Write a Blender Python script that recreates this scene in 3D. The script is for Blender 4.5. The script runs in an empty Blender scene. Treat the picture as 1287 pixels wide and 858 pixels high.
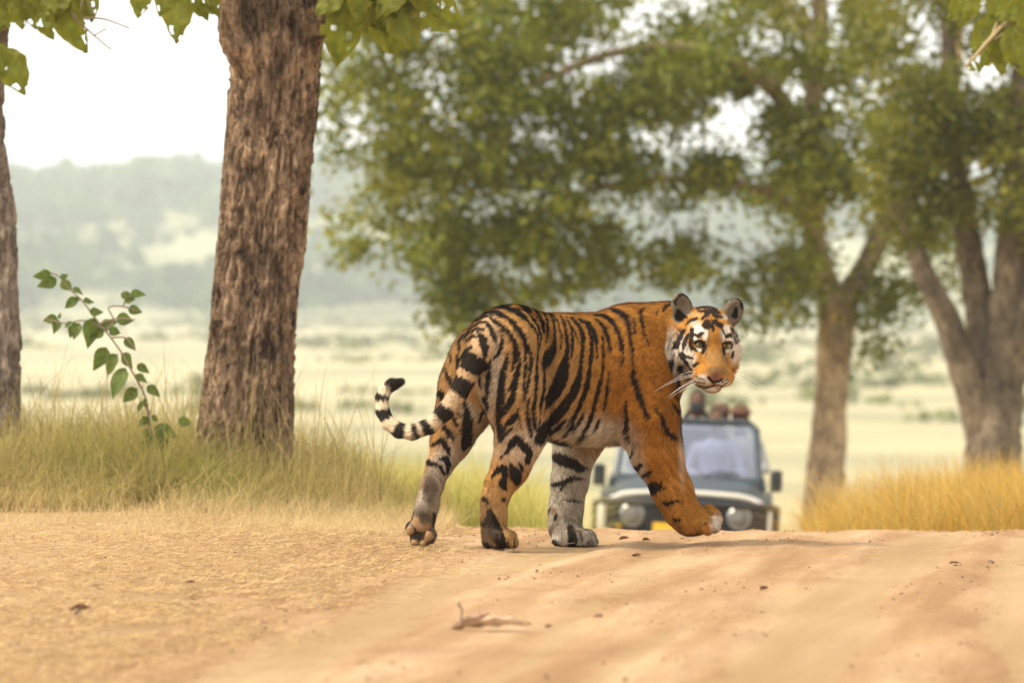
import bpy, math, random
import numpy as np
from mathutils import Vector, Matrix

# ------------------------------------------------------------------ camera, sky, sun, exposure
CAM_Y, CAM_Z, FPX, HOR = -24.0, 0.977, 7248.0, 395.0        # FPX: focal length in photo pixels (1287 wide)
scene = bpy.context.scene
col = scene.collection
cam_d = bpy.data.cameras.new('camera'); cam = bpy.data.objects.new('camera', cam_d); col.objects.link(cam)
cam.location = (0, CAM_Y, CAM_Z)
cam.rotation_euler = (math.pi/2 - math.atan((429-HOR)/FPX), 0, 0)
cam_d.sensor_width = 36.0; cam_d.lens = 36.0*FPX/1287.0
cam_d.clip_start = 0.5; cam_d.clip_end = 9000
cam_d.dof.use_dof = True; cam_d.dof.focus_distance = 24.15; cam_d.dof.aperture_fstop = 4.2; cam_d.dof.aperture_blades = 0
scene.camera = cam

SUN_EL, SUN_AZ = 54.0, 252.0           # compass azimuth, 0 = +Y (away from camera), clockwise
w = bpy.data.worlds.new('World'); scene.world = w; w.use_nodes = True
nt = w.node_tree; bg = nt.nodes['Background']
sky = nt.nodes.new('ShaderNodeTexSky'); sky.sky_type = 'NISHITA'; sky.sun_disc = False
sky.sun_elevation = math.radians(SUN_EL); sky.sun_rotation = math.radians(SUN_AZ)
sky.air_density = 1.2; sky.dust_density = 1.8; sky.ozone_density = 1.0
hs = nt.nodes.new('ShaderNodeHueSaturation'); hs.inputs['Saturation'].default_value = 0.06   # thin high overcast
nt.links.new(sky.outputs[0], hs.inputs['Color']); nt.links.new(hs.outputs[0], bg.inputs['Color'])
bg.inputs['Strength'].default_value = 0.15
sd = bpy.data.lights.new('sun', 'SUN'); sun = bpy.data.objects.new('sun', sd); col.objects.link(sun)
sd.energy = 1.5; sd.angle = math.radians(11); sd.color = (1.0, 0.88, 0.70)
az, el = math.radians(SUN_AZ), math.radians(SUN_EL)
sdir = Vector((math.sin(az)*math.cos(el), math.cos(az)*math.cos(el), math.sin(el)))
sun.rotation_euler = sdir.to_track_quat('Z', 'Y').to_euler(); sun.location = sdir*40
scene.view_settings.view_transform = 'Standard'; scene.view_settings.look = 'None'
scene.view_settings.gamma = 1.0; scene.view_settings.use_curve_mapping = False
scene.view_settings.exposure = 1.42
scene.render.engine = 'CYCLES'
scene.cycles.use_denoising = True
scene.cycles.max_bounces = 6; scene.cycles.diffuse_bounces = 3; scene.cycles.glossy_bounces = 2
scene.cycles.transmission_bounces = 4; scene.cycles.transparent_max_bounces = 8; scene.cycles.volume_bounces = 1
scene.cycles.caustics_reflective = False; scene.cycles.caustics_refractive = False

# ------------------------------------------------------------------ helpers
HAZE = 0.00025
rng = np.random.default_rng(7)
random.seed(7)

def P(px, py, Y):
    """photo pixel on the vertical plane at depth Y -> world point"""
    s = (Y - CAM_Y)/FPX
    return np.array([(px-643.5)*s, Y, CAM_Z - (py-HOR)*s])

def mpp(Y): return (Y - CAM_Y)/FPX          # metres per photo pixel at depth Y

def to_px(p):
    d = (p[..., 1]-CAM_Y)
    return 643.5 + p[..., 0]*FPX/d, HOR + (CAM_Z-p[..., 2])*FPX/d

def tag(o, label=None, cat=None, group=None, kind=None):
    if label: o['label'] = label
    if cat: o['category'] = cat
    if group: o['group'] = group
    if kind: o['kind'] = kind
    return o

def empty(name, loc, parent=None):
    o = bpy.data.objects.new(name, None); col.objects.link(o); o.location = loc
    o.empty_display_size = 0.1
    if parent: o.parent = parent
    return o

def mesh_from(name, v, f, mats=(), smooth=True, colors=None, fsize=None):
    """v (N,3); f (M,k) int array or list of faces"""
    me = bpy.data.meshes.new(name)
    v = np.asarray(v, dtype=np.float32)
    if isinstance(f, np.ndarray):
        n, k = f.shape
        me.vertices.add(len(v)); me.vertices.foreach_set('co', v.ravel())
        me.loops.add(n*k); me.loops.foreach_set('vertex_index', f.astype(np.int32).ravel())
        me.polygons.add(n); me.polygons.foreach_set('loop_start', np.arange(0, n*k, k, dtype=np.int32))
        try: me.polygons.foreach_set('loop_total', np.full(n, k, dtype=np.int32))
        except Exception: pass
        me.update(calc_edges=True)
    else:
        me.from_pydata([tuple(map(float, q)) for q in v], [], [tuple(map(int, q)) for q in f])
        me.update()
    me.validate()
    if smooth: me.polygons.foreach_set('use_smooth', np.ones(len(me.polygons), dtype=bool))
    if colors is not None:
        ca = me.color_attributes.new('Col', 'FLOAT_COLOR', 'POINT')
        c4 = np.ones((len(v), 4), dtype=np.float32); c4[:, :3] = colors
        ca.data.foreach_set('color', c4.ravel())
    for m in mats: me.materials.append(m)
    return me

def obj(name, me, parent=None, loc=None):
    o = bpy.data.objects.new(name, me); col.objects.link(o)
    if parent: o.parent = parent
    if loc is not None: o.location = loc
    return o

def hash01(ix, iy, iz=0, seed=0):
    h = (ix.astype(np.int64)*374761393 + iy.astype(np.int64)*668265263 + np.asarray(iz, dtype=np.int64)*2147483647 + seed*974634777) & 0xffffffff
    h = ((h ^ (h >> 13))*1274126177) & 0xffffffff
    h = ((h ^ (h >> 16))*2246822519) & 0xffffffff
    return ((h ^ (h >> 13)) & 0xffffff)/float(0xffffff)

def vnoise(x, y, seed=0):
    x = np.asarray(x, float); y = np.asarray(y, float)
    ix = np.floor(x); iy = np.floor(y); fx = x-ix; fy = y-iy
    fx = fx*fx*(3-2*fx); fy = fy*fy*(3-2*fy); ix = ix.astype(np.int64); iy = iy.astype(np.int64)
    a = hash01(ix, iy, 0, seed); b = hash01(ix+1, iy, 0, seed); c = hash01(ix, iy+1, 0, seed); d = hash01(ix+1, iy+1, 0, seed)
    return (a*(1-fx)+b*fx)*(1-fy) + (c*(1-fx)+d*fx)*fy

def fbm(x, y, seed=0, octs=4):
    s = 0; a = .5; t = 0
    for i in range(octs):
        s = s + a*vnoise(x*2**i, y*2**i, seed+i*11); t += a; a *= .5
    return s/t

def sstep(a, b, x):
    t = np.clip((x-a)/(b-a), 0, 1); return t*t*(3-2*t)

def norm(v): 
    v = np.asarray(v, float); return v/np.maximum(np.linalg.norm(v, axis=-1, keepdims=True), 1e-9)

# --- materials
def new_mat(name):
    m = bpy.data.materials.new(name); m.use_nodes = True
    return m, m.node_tree, m.node_tree.nodes['Principled BSDF']

def mat_simple(name, c, rough=.6, metal=0.0, var=0.12, scale=20, bump=0.0, spec=.5):
    m, t, p = new_mat(name)
    tc = t.nodes.new('ShaderNodeTexCoord'); n = t.nodes.new('ShaderNodeTexNoise'); n.inputs['Scale'].default_value = scale; n.inputs['Detail'].default_value = 5
    t.links.new(tc.outputs['Object'], n.inputs['Vector'])
    mp = t.nodes.new('ShaderNodeMapRange'); mp.inputs['To Min'].default_value = 1-var*1.6; mp.inputs['To Max'].default_value = 1+var*1.6
    t.links.new(n.outputs['Fac'], mp.inputs['Value'])
    mx = t.nodes.new('ShaderNodeMix'); mx.data_type = 'RGBA'; mx.blend_type = 'MULTIPLY'; mx.inputs['Factor'].default_value = 1
    mx.inputs[6].default_value = (*c, 1); t.links.new(mp.outputs[0], mx.inputs[7])
    t.links.new(mx.outputs[2], p.inputs['Base Color'])
    p.inputs['Roughness'].default_value = rough; p.inputs['Metallic'].default_value = metal
    p.inputs['Specular IOR Level'].default_value = spec
    if bump:
        b = t.nodes.new('ShaderNodeBump'); b.inputs['Strength'].default_value = bump; b.inputs['Distance'].default_value = .01
        t.links.new(n.outputs['Fac'], b.inputs['Height']); t.links.new(b.outputs[0], p.inputs['Normal'])
    return m

def mat_vcol(name, rough=.8, trans=0.0, spec=.2, gain=1.0, sheen=0.0):
    """colour attribute driven; optional translucency for leaves and grass"""
    m, t, p = new_mat(name)
    a = t.nodes.new('ShaderNodeVertexColor'); a.layer_name = 'Col'
    t.links.new(a.outputs['Color'], p.inputs['Base Color'])
    p.inputs['Roughness'].default_value = rough; p.inputs['Specular IOR Level'].default_value = spec
    if sheen: p.inputs['Sheen Weight'].default_value = sheen
    if trans:
        tr = t.nodes.new('ShaderNodeBsdfTranslucent'); t.links.new(a.outputs['Color'], tr.inputs['Color'])
        mx = t.nodes.new('ShaderNodeMixShader'); mx.inputs[0].default_value = trans
        t.links.new(p.outputs[0], mx.inputs[1]); t.links.new(tr.outputs[0], mx.inputs[2])
        t.links.new(mx.outputs[0], t.nodes['Material Output'].inputs['Surface'])
    return m

# --- implicit surfaces: smooth union of round cones / ellipsoids -> surface nets
class Field:
    def __init__(s, lo, hi, h):
        s.lo = np.array(lo, float); s.h = h
        s.n = np.ceil((np.array(hi)-s.lo)/h).astype(int)+1
        s.d = np.full(s.n, 1.0, dtype=np.float32)
        s.prims = []
    def _box(s, lo, hi, k):
        m = k + 4*s.h
        a = np.clip(np.floor((lo-m-s.lo)/s.h).astype(int), 0, s.n-1); b = np.clip(np.ceil((hi+m-s.lo)/s.h).astype(int)+1, 1, s.n)
        ax = [s.lo[i]+s.h*np.arange(a[i], b[i]) for i in range(3)]
        return tuple(slice(a[i], b[i]) for i in range(3)), np.stack(np.meshgrid(*ax, indexing='ij'), -1)
    def _merge(s, sl, di, k, sub=False):
        cur = s.d[sl]
        if sub:
            a = -di; hh = np.clip(.5+.5*(a-cur)/k, 0, 1)
            s.d[sl] = (cur*(1-hh)+a*hh + k*hh*(1-hh)).astype(np.float32)
        else:
            hh = np.clip(.5+.5*(cur-di)/k, 0, 1)
            s.d[sl] = (cur*(1-hh)+di*hh - k*hh*(1-hh)).astype(np.float32)
    def cone(s, a, b, ra, rb, k=.02, g='body', sub=False):
        a = np.array(a, float); b = np.array(b, float)
        lo = np.minimum(a-ra, b-rb); hi = np.maximum(a+ra, b+rb)
        sl, p = s._box(lo, hi, k)
        s._merge(sl, cone_d(p, a, b, ra, rb), k, sub)
        if not sub: s.prims.append((g, 'c', (a, b, ra, rb)))
    def ell(s, c, r, axes=None, k=.03, g='body', sub=False):
        c = np.array(c, float); r = np.array(r, float)
        A = np.eye(3) if axes is None else np.array(axes, float)      # rows: local axes in world
        ext = np.sqrt(((A*r[:, None])**2).sum(0))
        sl, p = s._box(c-ext, c+ext, k)
        s._merge(sl, ell_d(p, c, r, A), k, sub)
        if not sub: s.prims.append((g, 'e', (c, r, A)))
    def groups(s, p):
        out = {}
        for g, t, q in s.prims:
            d = cone_d(p, *q) if t == 'c' else ell_d(p, *q)
            out[g] = d if g not in out else np.minimum(out[g], d)
        return out
    def mesh(s):
        d = s.d; ins = d < 0; n = s.n
        c = np.zeros(n-1, dtype=np.int8)
        for i in (0, 1):
            for j in (0, 1):
                for k in (0, 1): c += ins[i:n[0]-1+i, j:n[1]-1+j, k:n[2]-1+k]
        act = np.argwhere((c > 0) & (c < 8))
        idx = np.full(n-1, -1, dtype=np.int32); idx[tuple(act.T)] = np.arange(len(act))
        acc = np.zeros((len(act), 3)); cnt = np.zeros(len(act))
        corners = [(i, j, k) for i in (0, 1) for j in (0, 1) for k in (0, 1)]
        for a in corners:
            for ax in range(3):
                if a[ax]: continue
                b = list(a); b[ax] = 1
                va = d[tuple((act+a).T)]; vb = d[tuple((act+b).T)]
                m = (va < 0) != (vb < 0)
                t = np.where(m, va/np.where(va == vb, 1, va-vb), 0)
                pos = np.array(a)[None]+t[:, None]*np.eye(3)[ax][None]
                acc[m] += pos[m]; cnt[m] += 1
        v = s.lo + s.h*(act + acc/np.maximum(cnt, 1)[:, None])
        faces = []
        for ax in range(3):
            o1, o2 = [(1, 2), (2, 0), (0, 1)][ax]
            sl0 = [slice(None)]*3; sl1 = [slice(None)]*3
            sl0[ax] = slice(0, n[ax]-1); sl1[ax] = slice(1, n[ax])
            x = ins[tuple(sl0)] != ins[tuple(sl1)]
            e = np.argwhere(x)
            e = e[(e[:, o1] > 0) & (e[:, o2] > 0) & (e[:, o1] < n[o1]-1) & (e[:, o2] < n[o2]-1)]
            u1 = np.eye(3, dtype=int)[o1]; u2 = np.eye(3, dtype=int)[o2]
            q = np.stack([idx[tuple((e-u1-u2).T)], idx[tuple((e-u2).T)], idx[tuple(e.T)], idx[tuple((e-u1).T)]], 1)
            flip = ~ins[tuple(e.T)]
            q[flip] = q[flip][:, ::-1]
            faces.append(q)
        f = np.concatenate(faces); f = f[(f >= 0).all(1)]
        return v, f

def cone_d(p, a, b, ra, rb):
    ba = b-a; t = np.clip(((p-a)@ba)/max(ba@ba, 1e-12), 0, 1)
    return np.linalg.norm(p-(a+t[..., None]*ba), axis=-1) - (ra+(rb-ra)*t)

def ell_d(p, c, r, A):
    q = (p-c)@A.T
    k0 = np.linalg.norm(q/r, axis=-1); k1 = np.linalg.norm(q/(r*r), axis=-1)
    return k0*(k0-1)/np.maximum(k1, 1e-9)

def vert_normals(v, f):
    fn = np.cross(v[f[:, 2]]-v[f[:, 0]], v[f[:, 3]]-v[f[:, 1]])
    n = np.zeros_like(v)
    for k in range(4): np.add.at(n, f[:, k], fn)
    return norm(n), np.linalg.norm(fn, axis=1)*.5

def smooth_mesh(v, f, it=2, lam=.5):
    for _ in range(it):
        s = np.zeros_like(v); c = np.zeros(len(v))
        for k in range(4):
            np.add.at(s, f[:, k], v[f[:, (k+1) % 4]]); np.add.at(c, f[:, k], 1)
            np.add.at(s, f[:, k], v[f[:, (k+3) % 4]]); np.add.at(c, f[:, k], 1)
        v = v + lam*(s/np.maximum(c, 1)[:, None]-v)
    return v

# --- tube along a polyline
def tube(pts, rad, nseg=10, cap=True):
    pts = np.asarray(pts, float); rad = np.broadcast_to(np.asarray(rad, float), (len(pts),))
    t = norm(np.gradient(pts, axis=0)); up = np.array([0., 0, 1.])
    if abs(t[0] @ up) > .9: up = np.array([0., 1., 0])
    n = norm(np.cross(t[0], up)); v = []; 
    for i in range(len(pts)):
        n = norm(n-(n@t[i])*t[i]); b = np.cross(t[i], n)
        a = np.linspace(0, 2*math.pi, nseg, endpoint=False)
        v.append(pts[i]+rad[i]*(np.cos(a)[:, None]*n+np.sin(a)[:, None]*b))
    v = np.concatenate(v); m = len(pts); f = []
    for i in range(m-1):
        for j in range(nseg):
            k = (j+1) % nseg
            f.append((i*nseg+j, i*nseg+k, (i+1)*nseg+k, (i+1)*nseg+j))
    if cap:
        f.append(tuple(range(nseg))[::-1]); f.append(tuple(range((m-1)*nseg, m*nseg)))
    return v, f

class MB:
    """collects pieces into one mesh"""
    def __init__(s): s.v = []; s.f = []; s.n = 0
    def add(s, v, f):
        v = np.asarray(v, float); s.v.append(v)
        s.f += [tuple(int(i)+s.n for i in q) for q in f]; s.n += len(v); return s
    def tube(s, pts, r, n=10): return s.add(*tube(pts, r, n))
    def box(s, c, h, R=None, bev=.0):
        c = np.array(c, float); h = np.array(h, float)
        if bev <= 0:
            q = np.array([(x, y, z) for x in (-1, 1) for y in (-1, 1) for z in (-1, 1)], float)*h
            f = [(0, 1, 3, 2), (4, 6, 7, 5), (0, 4, 5, 1), (2, 3, 7, 6), (0, 2, 6, 4), (1, 5, 7, 3)]
        else:
            # superellipse-ish rounded box from three rings per axis
            N = 12; q = []
            for zi, (zz, ins) in enumerate([(-1, bev), (-1+bev/h[2], 0), (1-bev/h[2], 0), (1, bev)]):
                for cx, cy, a0 in [(1, 1, 0), (-1, 1, 90), (-1, -1, 180), (1, -1, 270)]:
                    for da in (0, 45, 90):
                        a = math.radians(a0+da)
                        q.append((cx*(h[0]-bev)+(bev-ins)*math.cos(a), cy*(h[1]-bev)+(bev-ins)*math.sin(a), zz*h[2]))
            q = np.array(q); f = []
            for i in range(3):
                for j in range(N): f.append((i*N+j, i*N+(j+1) % N, (i+1)*N+(j+1) % N, (i+1)*N+j))
            f.append(tuple(range(N))[::-1]); f.append(tuple(range(3*N, 4*N)))
        if R is not None: q = q@np.array(R).T
        return s.add(q+c, f)
    def lathe(s, prof, c=(0, 0, 0), R=None, n=24):
        """prof: (r, h) list; axis local +z"""
        a = np.linspace(0, 2*math.pi, n, endpoint=False); v = []; f = []
        for r, h in prof: v.append(np.stack([r*np.cos(a), r*np.sin(a), np.full(n, h)], 1))
        v = np.concatenate(v)
        for i in range(len(prof)-1):
            for j in range(n): f.append((i*n+j, i*n+(j+1) % n, (i+1)*n+(j+1) % n, (i+1)*n+j))
        f.append(tuple(range(n))[::-1]); f.append(tuple(range((len(prof)-1)*n, len(prof)*n)))
        if R is not None: v = v@np.array(R).T
        return s.add(v+np.array(c), f)
    def build(s, name, mat, parent=None, smooth=False, loc=None):
        me = mesh_from(name, np.concatenate(s.v), s.f, (mat,), smooth)
        if smooth:
            try: me.set_sharp_from_angle(angle=math.radians(40))
            except Exception: pass
        return obj(name, me, parent, loc)
# ------------------------------------------------------------------ the land
RY = [-60, -12, -8.7, 0, 5, 9, 14, 31, 70, 90]
RL = [-4.6, -1.50, -1.28, -.72, -.42, .30, .58, .84, 2.4, 3.2]
RR = [0.5, 2.9, 3.0, 3.2, 2.9, 2.05, 1.78, 2.42, 4.2, 5.0]
def road_l(y): return np.interp(y, RY, RL)
def road_r(y): return np.interp(y, RY, RR)
def road_d(x, y):   # > 0 outside the track
    return np.maximum(road_l(y)-x, x-road_r(y))
def rut_c(y): return .95+.105*np.minimum(y, 5)+.02*np.maximum(y-5, 0)
def lay(y):
    """long profile: level to just behind the tiger, then falling away to the plain"""
    y = np.asarray(y, float)
    t = y-2.9; sp = 1.1*np.log1p(np.exp(np.clip(t/1.1, -30, 30))); sp = np.where(t/1.1 > 30, t, sp)
    z = -.0583*sp
    far = -4.6 + 3.1*sstep(400, 1900, y)
    k = sstep(60, 110, y)
    return np.maximum(z, -4.6)*(1-k)+far*k
def ground_z(x, y):
    x = np.asarray(x, float); y = np.asarray(y, float)
    z = lay(y)
    d = road_d(x, y)
    berm = sstep(.2, 3.0, d)*sstep(5, 16, y)*sstep(60, 30, y)
    left = sstep(.1, 1.3, road_l(y)-x)
    z = z + .30*berm + left*(-lay(y))*sstep(1.5, 4, y)*sstep(12, 8.5, y)
    near = sstep(60, 20, y)
    z = z + near*(.020*(fbm(x*.9, y*.7, 41)-.5) + .008*(fbm(x*4, y*3, 42)-.5) + .007*(fbm(x*14, y*11, 43, 3)-.5))
    z = z + sstep(30, 200, y)*.5*(fbm(x*.02, y*.02, 44)-.5)
    return z
def rut(x, y):
    q = x-rut_c(y)
    r = 0
    for c, wd, a in ((-.75, .16, .018), (.72, .18, .020), (-1.3, .10, .009), (-.2, .09, .008), (.25, .10, .009), (1.25, .12, .014), (1.7, .10, .008)):
        cc = c+.10*np.sin(y*.35+c*9)+.04*np.sin(y*1.3+c*5)
        r = r - a*np.exp(-((q-cc)/wd)**2) + a*.45*np.exp(-((q-cc-wd*1.7)/(wd*.6))**2) + a*.45*np.exp(-((q-cc+wd*1.7)/(wd*.6))**2)
    return r*(.35+.65*sstep(3.5, 0, y))
def grid(xs, ys, zf):
    X, Y = np.meshgrid(xs, ys, indexing='ij'); Z = zf(X, Y)
    v = np.stack([X, Y, Z], -1).reshape(-1, 3); nx, ny = len(xs), len(ys)
    i = np.arange(nx-1)[:, None]*ny+np.arange(ny-1)[None]
    f = np.stack([i, i+ny, i+ny+1, i+1], -1).reshape(-1, 4)
    return v, f

def ground_mat(name, road):
    m, t, p = new_mat(name); N = t.nodes.new; Lk = t.links.new
    g = N('ShaderNodeNewGeometry')
    def noise(scale, detail=4, vec=None, rough=.55):
        n = N('ShaderNodeTexNoise'); n.inputs['Scale'].default_value = scale; n.inputs['Detail'].default_value = detail; n.inputs['Roughness'].default_value = rough
        Lk(vec if vec is not None else g.outputs['Position'], n.inputs['Vector']); return n.outputs['Fac']
    def ramp(fac, stops):
        r = N('ShaderNodeValToRGB'); e = r.color_ramp.elements
        while len(e) > 1: e.remove(e[-1])
        e[0].position = stops[0][0]; e[0].color = (*stops[0][1], 1)
        for ps, c in stops[1:]: q = e.new(ps); q.color = (*c, 1)
        Lk(fac, r.inputs[0]); return r.outputs[0]
    def mixc(a, b, f, mode='MIX'):
        x = N('ShaderNodeMix'); x.data_type = 'RGBA'; x.blend_type = mode
        for v, k in ((f, 0), (a, 6), (b, 7)):
            if isinstance(v, (int, float)): x.inputs[k].default_value = v
            elif isinstance(v, tuple): x.inputs[k].default_value = (*v, 1)
            else: Lk(v, x.inputs[k])
        return x.outputs[2]
    mr0 = N('ShaderNodeMapping'); Lk(g.outputs['Position'], mr0.inputs['Vector']); mr0.inputs['Rotation'].default_value = (0, 0, math.radians(6.5)); mp = N('ShaderNodeMapping'); Lk(mr0.outputs[0], mp.inputs['Vector']); mp.inputs['Scale'].default_value = (2.6, .20, 1)
    streak = noise(1.5, 5, mp.outputs[0])
    base = ramp(streak, [(.36, (.38, .215, .098)), (.50, (.47, .285, .140)), (.64, (.58, .385, .21))])
    patch = noise(.9, 5); base = mixc(base, (.47, .27, .125), 0.0)
    pr = N('ShaderNodeMapRange'); pr.inputs[1].default_value = .48; pr.inputs[2].default_value = .72; Lk(patch, pr.inputs[0])
    pf = N('ShaderNodeMath'); pf.operation = 'MULTIPLY'; pf.inputs[1].default_value = .45; Lk(pr.outputs[0], pf.inputs[0]); base = mixc(base, (.30, .165, .074), pf.outputs[0])
    sp = noise(160, 3, rough=.7); sr = N('ShaderNodeMapRange'); sr.inputs[1].default_value = .30; sr.inputs[2].default_value = .70; sr.inputs[3].default_value = .6; sr.inputs[4].default_value = 1.35; Lk(sp, sr.inputs[0])
    base = mixc(base, sr.outputs[0], 1.0, 'MULTIPLY')
    if not road:
        sep = N('ShaderNodeSeparateXYZ'); Lk(g.outputs['Position'], sep.inputs[0])
        strw = noise(40, 4); base = mixc(base, (.44, .30, .14), strw)
        # the far plain: bands of dry grass, marsh green and pale mud
        mp2 = N('ShaderNodeMapping'); Lk(g.outputs['Position'], mp2.inputs['Vector']); mp2.inputs['Scale'].default_value = (.030, .022, 1)
        band = noise(1.0, 6, mp2.outputs[0], .6)
        plain = ramp(band, [(.30, (.20, .20, .115)), (.44, (.28, .26, .15)), (.55, (.39, .335, .19)), (.68, (.46, .40, .235)), (.80, (.34, .30, .175))])
        kr = N('ShaderNodeMapRange'); kr.inputs[1].default_value = 70; kr.inputs[2].default_value = 150; Lk(sep.outputs['Y'], kr.inputs[0])
        fld = ramp(noise(.8, 5), [(.35, (.30, .27, .09)), (.6, (.46, .36, .13))])
        k1 = N('ShaderNodeMapRange'); k1.inputs[1].default_value = 7; k1.inputs[2].default_value = 12; Lk(sep.outputs['Y'], k1.inputs[0])
        base = mixc(base, fld, k1.outputs[0]); base = mixc(base, plain, kr.outputs[0])
    Lk(base, p.inputs['Base Color']); p.inputs['Roughness'].default_value = .95; p.inputs['Specular IOR Level'].default_value = .1
    b = N('ShaderNodeBump'); b.inputs['Strength'].default_value = .9; b.inputs['Distance'].default_value = .010
    hb = N('ShaderNodeMath'); hb.operation = 'ADD'; Lk(noise(60, 6, rough=.7), hb.inputs[0]); Lk(noise(240, 3), hb.inputs[1])
    Lk(hb.outputs[0], b.inputs['Height']); Lk(b.outputs[0], p.inputs['Normal'])
    return m

m_ground = ground_mat('dry_ground', False); m_road = ground_mat('sandy_track', True)
# one ground sheet, finer near the camera
xs = np.unique(np.concatenate([np.linspace(-1500, -60, 40), np.linspace(-60, -6, 40), np.linspace(-6, 7, 130), np.linspace(7, 60, 40), np.linspace(60, 1500, 40)]))
ys = np.unique(np.concatenate([np.linspace(-60, -12, 16), np.linspace(-12, 12, 240), np.linspace(12, 60, 120), np.linspace(60, 300, 60), np.linspace(300, 4200, 90)]))
v, f = grid(xs, ys, ground_z)
ground = obj('ground', mesh_from('ground', v, f, (m_ground,))); tag(ground, kind='structure')
# the track, a sheet of its own with a ragged edge
xs = np.arange(-3.0, 5.0, .035); ys = np.concatenate([np.arange(-11.5, 9, .05), np.arange(9, 70, .25)])
v, f = grid(xs, ys, lambda X, Y: ground_z(X, Y)+.006+rut(X, Y)+.006*(fbm(X*34, Y*20, 61, 3)-.5)+.010*sstep(.60, .85, fbm(X*7, Y*7, 62, 3))
            + .016*sstep(1.5, 3, Y)*sstep(9, 6, Y)*(fbm(X*1.6, Y*.9, 63, 4)-.5))
c = v[f].mean(1); dd = road_d(c[:, 0], c[:, 1])+.5*(fbm(c[:, 0]*1.5, c[:, 1]*1.2, 64)-.5)
f = f[dd < 0]; used = np.unique(f); re = np.full(len(v), -1); re[used] = np.arange(len(used))
road = obj('dirt_road', mesh_from('dirt_road', v[used], re[f], (m_road,))); tag(road, kind='structure')

# far hills
def hill_z(x, y):
    u = x/3300.
    crest = 80 + 18*np.sin(u*9+1.0) + 26*(fbm(x*.0027+4, y*.0, 71)-.5) - 26*sstep(-90, 300, x)
    return ground_z(x, y)-1.0 + .70*crest*sstep(1500, 2750, y)*(1+.25*(fbm(x*.0055, y*.0055, 72)-.5))
v, f = grid(np.linspace(-920, 920, 130), np.linspace(1480, 3300, 80), hill_z)
m_hill = mat_simple('hill_scrub', (.23, .225, .095), .95, 0, .45, .022)
hill = obj('hills', mesh_from('hills', v, f, (m_hill,))); tag(hill, kind='structure')

# leaf sprays ---------------------------------------------------------------
def leaf_quads(cen, size, nrm, up, asp=.55):
    """one rhombic leaf per centre"""
    n = norm(nrm); t = norm(up-(up*n).sum(1, keepdims=True)*n); s = np.cross(n, t)
    L_ = size[:, None]; W = L_*asp
    V = np.stack([cen-t*L_*.5, cen+s*W*.5, cen+t*L_*.5, cen-s*W*.5], 1).reshape(-1, 3)
    return V, np.arange(len(cen)*4).reshape(-1, 4)
m_leaf = mat_vcol('foliage', .55, .48, .3)
def hill_trees():
    xs = rng.uniform(-420, 420, 3600); ys = rng.uniform(1560, 2780, 3600); zs = hill_z(xs, ys)
    dens = fbm(xs*.016, ys*.010, 81); ok = dens > .455; xs, ys, zs = xs[ok], ys[ok], zs[ok]
    cen = []; siz = []; cl = []
    for x, y, z in zip(xs, ys, zs):
        r = 4+rng.random()**1.6*10; k = 34
        d = norm(rng.normal(size=(k, 3)))*rng.uniform(.5, 1, (k, 1)); d[:, 2] = np.abs(d[:, 2])*.9
        cen.append(np.array([x, y, z+r*.45])+d*r*np.array([1, 1, .85])); siz.append(np.full(k, r*.62)); g = rng.uniform(.7, 1.25)
        cl.append(np.tile(np.array([.050, .090, .022])*g*(1+.5*rng.random()*np.array([1, .7, .2])), (k, 1)))
    cen = np.concatenate(cen); siz = np.concatenate(siz)*rng.uniform(.6, 1.2, len(cen)); cl = np.concatenate(cl)*rng.uniform(.7, 1.3, (len(cen), 1))
    V, Fq = leaf_quads(cen, siz, rng.normal(size=cen.shape), rng.normal(size=cen.shape), .8)
    return mesh_from('forest', V, Fq, (m_leaf,), False, np.repeat(cl, 4, 0))
tag(obj('distant_forest', hill_trees()), 'hazy green scrub woodland covering the far hills', 'woodland', kind='stuff')

def plain_scrub():
    n = 1500; ys = 260+1600*rng.random(n)**.8; xs = rng.uniform(-.13, .13, n)*(ys+24); ok = fbm(xs*.02, ys*.006, 83) > .44; xs, ys = xs[ok], ys[ok]; zs = np.maximum(ground_z(xs, ys), np.where(ys > 1480, hill_z(xs, ys), -99)); n = len(xs); k = 12
    r = rng.uniform(.5, 1.6, n)*(.6+ys/900.)
    d = norm(rng.normal(size=(n, k, 3)))*rng.uniform(.4, 1, (n, k, 1)); d[..., 2] = np.abs(d[..., 2])*.55; d[..., 0] *= 1.7
    cen = (np.stack([xs, ys, zs], 1)[:, None]+d*r[:, None, None]).reshape(-1, 3); siz = np.repeat(r, k)*rng.uniform(.5, 1.0, n*k)
    cl = np.repeat(np.array([.16, .165, .06])*rng.uniform(.7, 1.5, (n, 1)), k, 0)*rng.uniform(.8, 1.2, (n*k, 1))
    V, Fq = leaf_quads(cen, siz, rng.normal(size=cen.shape), rng.normal(size=cen.shape), .8)
    return mesh_from('scrub', V, Fq, (m_leaf,), False, np.repeat(cl, 4, 0))
tag(obj('scrub', plain_scrub()), 'low pale scrub dotted across the far plain', 'scrub', kind='stuff')
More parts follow.
